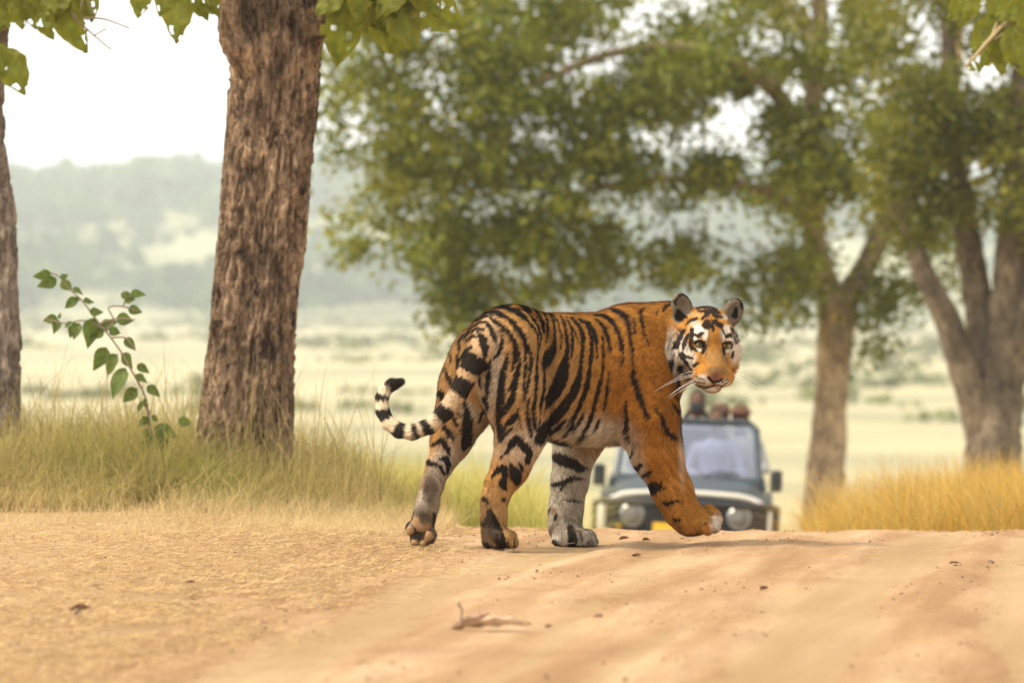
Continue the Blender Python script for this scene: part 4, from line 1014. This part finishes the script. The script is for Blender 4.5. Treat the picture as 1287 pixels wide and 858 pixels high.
h = MB(); e = [(x, -.012, float(hz(np.array(x), np.array(0.05)))-.016) for x in np.linspace(-.72, .72, 15)]; h.tube(e, .028, 8); h.build('hood_edge_glint', m_cream, hood, True)  # cream tube puts the sky's reflection on the hood's front edge into colour
for s in (-1, 1):
    h = MB(); h.add(*prism([(.0, .62), (.0, .93), (.06, .99), (.95, 1.03), (1.0, .98), (.98, .70), (.86, .86), (.55, .93), (.26, .86), (.14, .64)], s*.735-.085, s*.735+.085)); h.build('fender', m_paint, jeep, True)
    h = MB(); th_ = np.linspace(.05, math.pi-.05, 12); h.tube([(s*.845, .56+.44*math.cos(a), .36+.46*math.sin(a)) for a in th_], .032, 8); h.build('wheel_flare', m_cream, jeep, True)
g = MB(); g.box((0, -.015, .765), (.83, .025, .175), bev=.02); gr = g.build('grille', m_black, jeep, True)
for k in range(7):
    MB().box((-.33+.11*k, -.046, .79), (.012, .008, .12)).build('slat', m_chrome if k == 3 else m_black, gr)
Rf = np.array([[1, 0, 0], [0, 0, -1], [0, 1, 0]])      # lathe axis to -y
for s in (-1, 1):
    hl = MB().lathe([(.118, -.02), (.122, .02), (.105, .035)], (s*.51, -.055, .775), Rf).build('headlight', m_chrome, jeep, True)
    MB().lathe([(.104, .0), (.098, .025), (.07, .042), (.03, .05), (.005, .051)], (s*.51, -.055, .775), Rf).build('lens', m_lens, hl, True)
    MB().box((s*.66, -.03, .66), (.05, .02, .025), bev=.01).build('indicator', m_plate, jeep, True)
MB().box((0, -.16, .55), (.84, .06, .065), bev=.03).build('bumper', m_black, jeep, True)
bb = MB()
bb.tube([(-.86, -.10, .56), (-.86, -.20, .90), (-.80, -.24, .905), (.80, -.24, .905), (.86, -.20, .90), (.86, -.10, .56)], .036, 8)
for z in (.61, .66, .71, .76, .81): bb.tube([(-.84, -.22, z), (-.64, -.225, z)], .011, 6); bb.tube([(-.38, -.22, z), (.38, -.22, z)], .013, 6); bb.tube([(.64, -.22, z), (.84, -.225, z)], .011, 6)
for x in (-.30, 0, .30): bb.tube([(x, -.22, .55), (x, -.24, .90)], .016, 6)
for s in (-1, 1):
    bb.tube([(s*.68, -.22, .56), (s*.68, -.24, .9)], .018, 6)
bb.build('bull_bar', m_black, jeep, True)
for s in (-1, 1): MB().tube([(s*.785, -.20, .58), (s*.80, -.22, .66), (s*.80, -.23, .84), (s*.785, -.20, .90)], .040 if s < 0 else .020, 10).build('side_guard', m_cream, jeep, True)
MB().box((-.16, -.262, .675), (.15, .006, .045)).build('number_plate', m_plate, jeep)
wt, wb, zt, zb, yt, yb = .635, .70, 1.69, 1.12, 1.40, 1.14
wf = MB()
def bar(a, c, r): wf.tube([a, c], r, 8)
wf.tube([(-wb, yb, zb), (-wt-.02, yt-.04, zt-.06), (-wt+.05, yt, zt), (wt-.05, yt, zt), (wt+.02, yt-.04, zt-.06), (wb, yb, zb)], .034, 8); wf.tube([(-wb, yb, zb+.01), (wb, yb, zb+.01)], .03, 8)
frame = wf.build('windscreen_frame', m_paint, jeep, True)
n_ = norm(np.array([0, -(zt-zb), (yt-yb)])); q = np.array([(-wb, yb, zb), (wb, yb, zb), (wt, yt, zt), (-wt, yt, zt)]); q2 = q-n_*.006
MB().add(np.concatenate([q, q2]), [(3, 2, 1, 0), (4, 5, 6, 7), (0, 1, 5, 4), (1, 2, 6, 5), (2, 3, 7, 6), (3, 0, 4, 7)]).build('windscreen', m_glass, jeep)
for x0, x1 in ((-.45, -.06), (.12, .50)):
    MB().tube([(x0, yb-.05, zb+.02), (x0+.06, yb-.035, zb+.045), ((x0+x1)/2, yb-.01, zb+.085), (x1, yb-.01, zb+.075)], .011, 6).build('wiper', m_black, jeep, True)
for s in (-1, 1):
    mi = MB().box((s*.86, 1.02, 1.14), (.060, .03, .105), bev=.022).build('mirror', m_black, jeep, True)
    MB().tube([(s*.73, 1.08, 1.0), (s*.80, 1.05, 1.02), (s*.85, 1.03, 1.06)], .010, 6).build('arm', m_black, mi, True)
Rx = np.array([[0, 0, 1], [0, 1, 0], [-1, 0, 0]])
for s in (-1, 1):
    for y in (.56, 2.70):
        tl_ = empty('wheel', (s*.70, y, .345), jeep)
        MB().lathe([(.20, -.10), (.30, -.105), (.335, -.085), (.345, -.05), (.345, .05), (.335, .085), (.30, .105), (.20, .10)], (0, 0, 0), Rx, 28).build('tyre', m_tyre, tl_, True)
        MB().lathe([(.03, .085), (.10, .07), (.17, .03), (.205, .09), (.21, -.09), (.17, -.05), (.05, -.06)], (0, 0, 0), Rx*(1 if s > 0 else -1), 24).build('rim', m_cream, tl_, True)
MB().tube([(math.cos(a)*.17-.36, 1.42-.07*math.sin(a), 1.18+.16*math.sin(a)) for a in np.linspace(0, 2*math.pi, 21)], .014, 6).build('steering_wheel', m_black, jeep, True)
for x in (-.36, .36):
    st_ = MB().box((x, 1.86, .78), (.25, .24, .10), bev=.05).build('seat', m_seat, jeep, True)
    MB().box((x, 2.12, 1.08), (.24, .07, .30), bev=.05).build('backrest', m_seat, st_, True)
st_ = MB().box((0, 2.86, .98), (.62, .22, .09), bev=.05).build('seat', m_seat, jeep, True); MB().box((0, 3.14, 1.28), (.62, .06, .27), bev=.05).build('backrest', m_seat, st_, True)
rb = MB(); rb.tube([(-.68, 2.32, 1.10), (-.68, 2.32, 1.52), (-.60, 2.32, 1.62), (.60, 2.32, 1.62), (.68, 2.32, 1.52), (.68, 2.32, 1.10)], .022, 8); rb.build('grab_rail', m_chrome, jeep, True)

def person(label, lx, ly, lz, shirt, trouser, skin, hair, hat=None, lean=0.0, camera=False, headturn=0):
    """seated figure, hips at local (lx,ly,lz) of the jeep, facing -y"""
    Fp = Field((-.42, -.80, -.52), (.42, .36, 1.0), .0125)
    A = lambda *q: np.array(q, float)
    Fp.ell(A(0, .02, .06), (.18, .15, .13), None, .05, 'trouser')
    Fp.ell(A(0, .0, .28), (.165, .115, .21), None, .06, 'shirt'); Fp.ell(A(0, -.01, .43), (.19, .115, .13), None, .06, 'shirt')
    Fp.cone(A(0, 0, .52), A(0, -.01, .62), .062, .055, .03, 'skin')
    hc = A(0, -.03, .735)
    Fp.ell(hc, (.078, .095, .115), None, .02, 'skin'); Fp.ell(hc+A(0, -.035, -.06), (.055, .055, .05), None, .03, 'skin'); Fp.ell(hc+A(0, -.098, -.015), (.014, .02, .026), None, .012, 'skin')
    Fp.ell(hc+A(0, .022, .035), (.084, .092, .095), None, .01, 'hair')
    for s in (-1, 1):
        Fp.ell(hc+A(s*.08, .01, -.01), (.012, .022, .032), None, .008, 'skin'); Fp.ell(hc+A(s*.03, -.086, .01), (.012, .008, .007), None, .004, 'eye', sub=False)
        Fp.cone(A(s*.09, .02, .02), A(s*.13, -.43, .06), .088, .062, .04, 'trouser'); Fp.cone(A(s*.13, -.43, .06), A(s*.13, -.46, -.36), .060, .042, .03, 'trouser')
        Fp.cone(A(s*.13, -.45, -.40), A(s*.135, -.60, -.43), .045, .035, .02, 'shoe')
        el_ = A(s*.27, -.04, .22) if not camera else A(s*.27, -.12, .32); wr = A(s*.15, -.30, .20) if not camera else A(s*.08, -.19, .62)
        Fp.cone(A(s*.19, 0, .46), el_, .058, .045, .03, 'shirt'); Fp.cone(el_, wr, .043, .030, .02, 'shirt')
        d = norm(wr-el_); pm = wr+d*.05; Fp.cone(wr, pm, .028, .034, .015, 'skin')
        sd_ = norm(np.cross(d, A(0, 0, 1)))
        for k in range(4): o_ = sd_*(k-1.5)*.018; Fp.cone(pm+o_, pm+o_+d*(.06+.012*(k in (1, 2)))+A(0, 0, -.025), .010, .008, .004, 'skin')
        Fp.cone(wr+d*.02-sd_*s*.02, wr+d*.07-sd_*s*.045, .011, .009, .006, 'skin')
    if hat is not None: Fp.ell(hc+A(0, .0, .055), (.098, .115, .07), None, .008, 'hat'); Fp.ell(hc+A(0, -.03, .045), (.125, .15, .016), None, .012, 'hat')
    v, f = Fp.mesh(); v = smooth_mesh(v, f, 1, .3)
    G = Fp.groups(v); k = list(G); gi = np.stack([G[x] for x in k], 1).argmin(1)
    cm = {'shirt': shirt, 'trouser': trouser, 'skin': skin, 'hair': hair, 'hat': hat or hair, 'eye': (.01, .008, .006), 'shoe': (.03, .025, .02)}
    c = np.array([cm[x] for x in k])[gi]
    c = c*(.85+.3*fbm(v[:, 0]*30, v[:, 2]*30+v[:, 1]*20, 77, 3))[:, None]
    cs, sn = math.cos(lean), math.sin(lean); v = np.stack([v[:, 0]*cs+v[:, 2]*sn, v[:, 1], -v[:, 0]*sn+v[:, 2]*cs], 1)
    me = mesh_from('person', v, f, (m_cloth,), True, c)
    M = jeep_M @ Matrix.Translation((lx, ly, lz))
    o = obj('person', me); o.matrix_world = M; tag(o, label, 'person', 'people riding in the jeep')
    return o
m_cloth = mat_vcol('clothing', .85, 0, .15)
bpy.context.view_layer.update(); jeep_M = jeep.matrix_world.copy()
SK, HR = (.12, .065, .04), (.015, .012, .010)
person('person in pale lavender shirt sitting behind the windscreen', .26, 1.88, .97, (.36, .35, .48), (.12, .12, .14), SK, HR)
person('person in khaki shirt at the steering wheel of the jeep', -.36, 1.88, .95, (.36, .33, .20), (.12, .11, .08), SK, HR)
person('person in black jacket raising a camera above the jeep windscreen', .06, 2.86, 1.15, (.02, .02, .022), (.05, .05, .06), SK, HR, camera=True)
person('person in maroon top and round brown hat on the jeep rear seat', .30, 2.88, 1.02, (.09, .035, .028), (.06, .05, .05), SK, HR, hat=(.10, .05, .03))
person('person in white shirt and dark brown cap on the jeep rear seat', .50, 2.84, 1.01, (.36, .35, .34), (.06, .05, .05), SK, HR, hat=(.10, .045, .025))
mbc = MB(); mbc.box((0, 0, 0), (.07, .04, .05), bev=.012); mbc.lathe([(.036, 0), (.036, .08), (.042, .085), (.042, .15), (.034, .152)], (0, -.035, 0), Rf, 16)
pc = mbc.build('camera', m_black, None, True); pc.matrix_world = jeep_M @ Matrix.Translation((.06, 2.62, 1.83)); tag(pc, 'black camera with long lens held by the person in black jacket', 'camera')
# ------------------------------------------------------------------ grass, sapling, litter
m_grass = mat_vcol('grass_blade', .7, .40, .2)
def blades(name, x, y, h, wd, bend, c0, c1, z=None, seed=0):
    """x,y roots; h heights; c0 base colours, c1 tip colours (N,3). One ribbon of three quads per blade."""
    g = np.random.default_rng(seed); n = len(x); z = ground_z(x, y)-.01 if z is None else z
    a = g.uniform(0, 2*math.pi, n); dv = np.stack([np.cos(a), np.sin(a), 0*a], 1); sa = a+math.pi/2+g.normal(0, .5, n); sv = np.stack([np.cos(sa), np.sin(sa), 0*a], 1)
    r = np.stack([x, y, z], 1); V = []; C = []
    for k, t in enumerate((0, .4, .75, 1.0)):
        b = bend*h*t*t; cx = r+dv*b[:, None]; cx[:, 2] += h*t*(1-.25*bend*t)
        w_ = wd*(1-t**1.5*.88)
        V += [cx-sv*w_[:, None]*.5, cx+sv*w_[:, None]*.5]; cc = c0*(1-t)+c1*t; C += [cc, cc]
    V = np.stack(V, 1).reshape(-1, 3); C = np.stack(C, 1).reshape(-1, 3); i = np.arange(n)[:, None]*8
    Fq = np.concatenate([i+np.array([0, 1, 3, 2])+2*k for k in range(3)], 0)
    return mesh_from(name, V, Fq, (m_grass,), False, C)
def cmix(n, cols, g, var=.25):
    cols = np.array(cols); k = g.integers(0, len(cols), n); return cols[k]*g.uniform(1-var, 1+var, (n, 1))
g = np.random.default_rng(5)
GREEN = [(.12, .150, .016), (.17, .19, .022), (.22, .21, .035), (.07, .095, .012)]; STRAW = [(.50, .37, .13), (.60, .45, .19), (.40, .28, .10), (.38, .32, .09)]; GOLD = [(.54, .31, .045), (.62, .36, .06), (.46, .29, .05), (.40, .21, .04)]
def verge():
    n = 42000
    x = g.uniform(-4.6, -.35, n); y = 4.6+g.uniform(0, 1, n)**1.15*4.2
    lim = 4.55+.5*(fbm(x*1.3, x*0, 51)-.5)+.55*sstep(-1.6, -.5, x)
    cl = fbm(x*2.2, y*2.2, 52); ok = (y > lim) & (cl > .30) & (g.random(n) < np.clip(1.25-.9*sstep(-1.5, -.4, x), .15, 1)); x, y, cl = x[ok], y[ok], cl[ok]; n = len(x)
    edge = sstep(4.7, 5.7, y); h = (.10+.32*edge*g.beta(2, 2.2, n)+.08*edge)*(.35+1.4*cl)*(1-.45*sstep(-1.4, -.5, x)); h *= np.where(g.random(n) < .06, 1.45, 1)
    warm = np.clip(fbm(x*1.6, y*1.2, 53)*2.4-.78+.5*sstep(-1.7, -.6, x)+.35*(1-edge), 0, 1)[:, None]
    c0 = cmix(n, GREEN, g)*(1-warm)+cmix(n, STRAW, g)*.55*warm; c0 = c0*(.6+1.2*cl[:, None]); c1 = cmix(n, GREEN, g)*1.25*(1-warm)*.6+cmix(n, STRAW, g)*(warm+.4*(1-warm))
    return blades('grass', x, y, h, g.uniform(.0032, .0080, n), g.uniform(.1, 1.0, n), c0, c1, seed=6)
tag(obj('grass', verge()), 'green and straw tall grass on the roadside around the near trunks', 'grass', kind='stuff')
def stalks():
    n = 560; x = np.concatenate([g.uniform(-2.9, -1.5, 230), g.uniform(-1.5, -.65, 210), g.uniform(-4, -2.0, 120)]); y = g.uniform(5.2, 7.6, n); h = .42+.5*g.random(n)**1.6
    return blades('stalks', x, y, h, g.uniform(.0045, .0075, n), g.uniform(.1, .7, n), cmix(n, STRAW, g)*.7, cmix(n, STRAW, g)*.75, seed=8)
def wisps():
    n = 2600; x = g.uniform(-4.4, -.6, n); y = g.uniform(4.7, 7.5, n); h = g.uniform(.22, .52, n)*(1-.4*sstep(-1.5, -.6, x))
    return blades('wisps', x, y, h, g.uniform(.002, .004, n), g.uniform(.8, 2.4, n), cmix(n, STRAW, g), cmix(n, STRAW, g)*1.15, seed=18)
tag(obj('grass', wisps()), 'bent pale grass wisps arching out of the roadside grass', 'grass', kind='stuff')
tag(obj('seed_stalks', stalks()), 'thin dry seed stalks standing above the roadside grass', 'grass', kind='stuff')
def field(x0, x1, y0, y1, n, hs, cols, tips, seed, side):
    q = np.random.default_rng(seed); y = y0+(y1-y0)*q.random(n)**1.2; x = q.uniform(x0, x1, n)+ (y-y0)*.0
    d = (road_l(y)-x) if side < 0 else (x-road_r(y)); cl = fbm(x*.9, y*.6, seed); ok = (d > .05+.35*cl) & (cl > .28); x, y, cl, d = x[ok], y[ok], cl[ok], d[ok]; n = len(x)
    h = q.uniform(*hs, n)*(.55+.9*cl)*(.6+.4*sstep(0, 1.0, d)); h = np.minimum(h, (CAM_Z-((556 if side < 0 else 562)-HOR)*mpp(y)-ground_z(x, y))*q.uniform(.7, 1.12, n)); k_ = h > .08; x, y, h = x[k_], y[k_], h[k_]; n = len(x)
    return blades('grass', x, y, h, q.uniform(.004, .009, n)*(.5+y/40), q.uniform(.1, 1.3, n), cmix(n, cols, q), cmix(n, tips, q), seed=seed)
tag(obj('grass', field(-6, 1.2, 9.5, 34, 60000, (.55, 1.05), GREEN[1:3]+[(.36, .32, .07)]*3, [(.50, .42, .10), (.40, .37, .09), (.58, .47, .16)], 21, -1)), 'yellow-green meadow grass between the track and the plain, behind the tiger', 'grass', kind='stuff')
tag(obj('grass', field(1.2, 9, 7.0, 30, 80000, (.45, 1.05), GOLD+[(.26, .22, .05), (.30, .26, .06)], GOLD+[(.62, .45, .16), (.50, .36, .12)], 22, 1)), 'golden dry grass on the bank beside the jeep', 'grass', kind='stuff')

# flattened straw on the near verge
def straw():
    n = 70000; y = -9.5+15.0*g.random(n); xb = -.42+.072*y+.45*(fbm(y*.9, y*0+3, 55)-.5); x = xb-np.abs(g.normal(0, .9, n))**1.15+g.exponential(.12, n)*.9
    cl = fbm(x*2.6, y*1.6, 56); ok = (cl > .36) & (x > -4.2); x, y = x[ok], y[ok]; n = len(x)
    ln = g.uniform(.012, .062, n); a = g.uniform(0, math.pi, n); tl = g.uniform(-.25, .35, n)*(g.random(n) < .5); wd = g.uniform(.0009, .0018, n)
    d = np.stack([np.cos(a)*np.cos(tl), np.sin(a)*np.cos(tl), np.sin(tl)], 1); s = np.stack([-np.sin(a), np.cos(a), 0*a+.5], 1); s = norm(s)
    c = np.stack([x, y, ground_z(x, y)+.009+g.uniform(0, .012, n)+np.abs(np.sin(tl))*ln*.5], 1)
    V = np.stack([c-d*ln[:, None]*.5-s*wd[:, None], c-d*ln[:, None]*.5+s*wd[:, None], c+d*ln[:, None]*.5+s*wd[:, None], c+d*ln[:, None]*.5-s*wd[:, None]], 1).reshape(-1, 3)
    C = cmix(n, [(.52, .36, .17), (.60, .44, .22), (.46, .30, .14), (.34, .21, .10)], g)
    return mesh_from('straw', V, np.arange(4*n).reshape(-1, 4), (m_grass,), False, np.repeat(C, 4, 0))
tag(obj('straw', straw()), 'flattened pale dry straw lying on the near verge', 'straw', kind='stuff')
def low_grass():
    n = 26000; y = -3+8.4*g.random(n)**.55; xb = -.62+.072*y; x = xb-np.abs(g.normal(0, 1.1, n)); cl = fbm(x*2, y*1.5, 57); ok = (cl > .42) & (x > -4.4); x, y = x[ok], y[ok]; n = len(x)
    return blades('low', x, y, g.uniform(.015, .065, n)*(.6+sstep(0, 4, y)+2.0*sstep(3.4, 5.0, y)), g.uniform(.0015, .003, n), g.uniform(.4, 1.3, n), cmix(n, [(.56, .42, .20), (.45, .31, .13)], g), cmix(n, [(.66, .50, .25), (.52, .38, .18)], g), seed=9)
tag(obj('grass_stubble', low_grass()), 'short bleached grass stubble between the straw and the tall grass', 'grass', kind='stuff')
# road crumbs
def crumbs():
    n = 6500; y = -9.5+15*g.random(n); x = g.uniform(-2.6, 3.1, n); ok = fbm(x*1.3, y*1.1, 58) > .44; x, y = x[ok], y[ok]; n = len(x); r = .0025+.006*g.random(n)**3
    q = np.array([(1, 0, 0), (-1, 0, 0), (0, 1, 0), (0, -1, 0), (0, 0, .8), (0, 0, -.4)], float); ff = np.array([(0, 2, 4), (2, 1, 4), (1, 3, 4), (3, 0, 4), (2, 0, 5), (1, 2, 5), (3, 1, 5), (0, 3, 5)])
    c = np.stack([x, y, ground_z(x, y)+.006+rut(x, y)+.003], 1); V = (c[:, None]+q[None]*r[:, None, None]*g.uniform(.6, 1.4, (n, 6, 1))).reshape(-1, 3); Fq = (np.arange(n)[:, None, None]*6+ff[None]).reshape(-1, 3)
    return mesh_from('crumbs', V, Fq, (m_grass_dull,), False, np.repeat(cmix(n, [(.34, .20, .10), (.20, .12, .07), (.44, .28, .15)], g), 6, 0))
m_grass_dull = mat_vcol('crumb', .95, 0, .1)
tag(obj('gravel', crumbs()), 'small earth crumbs and grit scattered over the track', 'gravel', kind='stuff')
def on_ground(px, py):
    """photo pixel -> point on the ground sheet"""
    Y = CAM_Y+CAM_Z*FPX/(py-HOR)
    for _ in range(4):
        x = (px-643.5)*mpp(Y); z = float(ground_z(x, Y)+rut(x, Y)+.006) ; Y = CAM_Y+(CAM_Z-z)*FPX/(py-HOR)
    return np.array([(px-643.5)*mpp(Y), Y, z])
def stone_mesh(seed, r):
    q = np.random.default_rng(seed); Fs = Field((-2*r, -2*r, -2*r), (2*r, 2*r, 2*r), r/5)
    for _ in range(4): Fs.ell(q.normal(0, .3*r, 3), r*q.uniform(.5, .85, 3), None, r*.15)
    v, f = Fs.mesh(); v[:, 2] *= .75; return mesh_from('stone', v, f, (m_stone,), False)
m_stone = mat_simple('stone', (.15, .085, .06), .9, 0, .4, 60, .5)
for i, (px, py, r, lb) in enumerate([(752, 778, .017, 'dark reddish stone lying on the open track in front of the tiger'), (686, 852, .009, 'tiny dark pebble on the bare sand in front of the curled dead leaf'), (566, 668, .009, 'small pebble on the sand between the tiger hind feet'),
     (1245, 708, .014, 'brown stone on the track in front of the golden grass'), (98, 776, .017, 'flat dark clod on the straw near the track edge, largest there'), (18, 812, .015, None), (38, 819, .010, None), (122, 738, .012, None), (180, 668, .009, 'little dark clod at the foot of the roadside grass'), (1124, 755, .007, 'very small pebble alone on the smooth sand')]):
    p = on_ground(px, py); o = obj('stone', stone_mesh(30+i, r), None, p+np.array([0, 0, r*.4])); tag(o, lb or 'small dark clod lying on the flattened straw', 'stone', None if lb else 'small clods on the straw')
m_dry = mat_vcol('dry_leaf', .85, .15, .15)
def dry_leaf(seed, ln, tone):
    q = np.random.default_rng(seed); nu, nv = 12, 7; V = []; C = []; Fq = []
    cu = q.uniform(1.2, 2.4)
    for i in range(nu):
        u = i/(nu-1); wd = .22*math.sin(math.pi*u**.85)**.8+.01
        for j in range(nv):
            s = j/(nv-1)*2-1; a = s*cu*.6
            V.append((u-.5+.02*q.normal(), wd*math.sin(a), wd*(1-math.cos(a))*1.9+.16*u*u*abs(math.sin(seed))+.05*q.random()+.02)); C.append(np.array(tone)*q.uniform(.6, 1.35))
    for i in range(nu-1):
        for j in range(nv-1): Fq.append((i*nv+j, i*nv+j+1, (i+1)*nv+j+1, (i+1)*nv+j))
    me = mesh_from('dry_leaf', np.array(V)*ln, Fq, (m_dry,), True, np.array(C)); return me
p = on_ground(608, 793); dl = empty('dry_leaf', p); tag(dl, 'curled dead leaf with an upturned stalk lying on the open track', 'leaf')
o = obj('blade', dry_leaf(3, .23, (.50, .36, .23)), dl); o.rotation_euler = (.1, 0, .15); o.location = (.035, 0, .006)
o = obj('blade', dry_leaf(8, .14, (.36, .24, .15)), dl); o.rotation_euler = (.3, -.3, -.3); o.location = (-.035, -.01, .012)
MB().tube([(-.085, 0, .008), (-.07, 0, .03), (-.066, .005, .065), (-.078, .005, .085)], [.005, .004, .004, .006], 6).build('stalk', m_twig, dl, True)
for i, (px, py, ln, a, lb) in enumerate([(784, 679, .045, .3, 'brown dead leaf beside the tiger planted forepaw, the larger of two'), (812, 680, .035, -.2, 'small brown dead leaf under the tiger raised foreleg'), (100, 770, .07, .1, 'dark dead leaf against the flat clod on the straw'), (630, 786, .07, .5, 'brown dead leaf touching the curled leaf with the stalk'),
     (1200, 709, .05, .2, 'dead leaf beside the brown stone in front of the golden grass'), (800, 700, .04, .1, None), (960, 742, .035, .4, None), (240, 736, .05, 0, 'brown dead leaf where the straw gives way to bare sand'), (690, 790, .04, 1.0, None)]):
    p = on_ground(px, py); o = obj('dry_leaf', dry_leaf(40+i, ln, (.20, .11, .055)), None, p+np.array([0, 0, .003])); o.rotation_euler = (0, 0, a); tag(o, lb or 'tiny brown dead leaf lying on bare sand', 'leaf', 'dead leaves scattered on the track' if not lb else None)

# sapling
YS = 5.9
TS = (0, 320, 3.3)
def sp(x, y): return x/3.3, 320+y/3.3
bs = P(*sp(620, 1000), YS); bs[2] = float(ground_z(bs[0], YS)); sapling = empty('sapling', bs); tag(sapling, 'slender leaning sapling with broad green leaves between the two trunks', 'sapling')
m_sleaf = m_leaf_near
def sleaf(seed):
    q = np.random.default_rng(seed); nu, nv = 10, 7; V = []; Fq = []; C = []
    for i in range(nu):
        u = i/(nu-1); wd = .36*math.sin(math.pi*u**.75)**.9*(1-.35*u)+.004
        for j in range(nv): s = j/(nv-1)*2-1; V.append((wd*s, u, .09*abs(s)-.30*u*u+.03*math.sin(u*9+s*2))); C.append(np.array([.115, .155, .028])*q.uniform(.75, 1.3))
    for i in range(nu-1):
        for j in range(nv-1): Fq.append((i*nv+j, i*nv+j+1, (i+1)*nv+j+1, (i+1)*nv+j))
    return mesh_from('leaf', np.array(V), Fq, (m_sleaf,), True, np.array(C))
SL = [sleaf(s) for s in (1, 2, 3)]
stem = [(620, 1060), (625, 900), (622, 760), (612, 640), (590, 560), (545, 480), (500, 400), (440, 320), (385, 250), (340, 190), (290, 145), (250, 95), (210, 75)]
c_ = [(*sp(*q), YS, max(.5, 1.9-.12*i)) for i, q in enumerate(stem)]
gpx = HOR+(CAM_Z-bs[2])/mpp(YS); c_ = [(sp(620, 0)[0], gpx+6, YS, 3.4)]+c_; twig(sapling, bs, c_, 'stem')
for br_ in ([(440, 320), (400, 290), (340, 272), (270, 285), (190, 265)], [(440, 320), (470, 270), (450, 220), (510, 215), (570, 235)], [(400, 290), (480, 265), (560, 270)], [(510, 215), (530, 180), (590, 158)], [(460, 345), (520, 345), (560, 390)]):
    twig(sapling, bs, [(*sp(*q), YS, 1.1-.15*i) for i, q in enumerate(br_)], 'twig')
for q in [(210,80,142,92),(235,98,155,138),(250,100,285,80),(255,105,300,155),(300,140,345,160),(320,180,265,222),(330,190,300,175),(345,195,395,190),(370,240,430,235),(240,262,175,275),(245,265,250,240),(240,270,225,325),(300,280,268,300),(310,280,290,345),(330,285,300,350),(385,262,370,385),(420,300,485,275),(430,310,370,350),(480,262,560,275),(530,222,592,240),(500,165,560,180),(540,165,605,160),(515,195,560,182),(450,310,505,330),(520,345,560,395),(440,385,392,480),(490,415,428,500),(500,412,560,470),(525,475,452,585),(570,455,618,490),(560,500,612,525),(610,545,665,585),(570,555,505,612),(590,600,620,640),(595,610,565,650),(615,670,575,715),(625,670,662,690),(620,720,592,790),(640,720,740,750),(640,740,700,830),(620,750,600,840),(660,720,690,780),(740,690,800,700),(745,700,760,660)]:
    a = sp(q[0], q[1]); b_ = sp(q[2], q[3]); place_leaf(sapling, bs, a[0], a[1], b_[0], b_[1], YS+random.uniform(-.06, .06), random.uniform(-.05, .05), random.choice(SL))

# ------------------------------------------------------------------ morning haze over the valley
hm = bpy.data.materials.new('haze'); hm.use_nodes = True; t = hm.node_tree
for n in list(t.nodes):
    if n.type != 'OUTPUT_MATERIAL': t.nodes.remove(n)
pv = t.nodes.new('ShaderNodeVolumePrincipled'); pv.inputs['Density'].default_value = HAZE; pv.inputs['Color'].default_value = (.92, .965, .97, 1); pv.inputs['Anisotropy'].default_value = .2
t.links.new(pv.outputs[0], t.nodes['Material Output'].inputs['Volume'])
mb = MB(); mb.box((0, 0, 0), (1600, 2200, 75)); hz_o = mb.build('haze', hm); hz_o.location = (0, 2120, 67); hz_o['kind'] = 'stuff'
tag(hz_o, 'pale morning haze filling the valley air', 'haze')
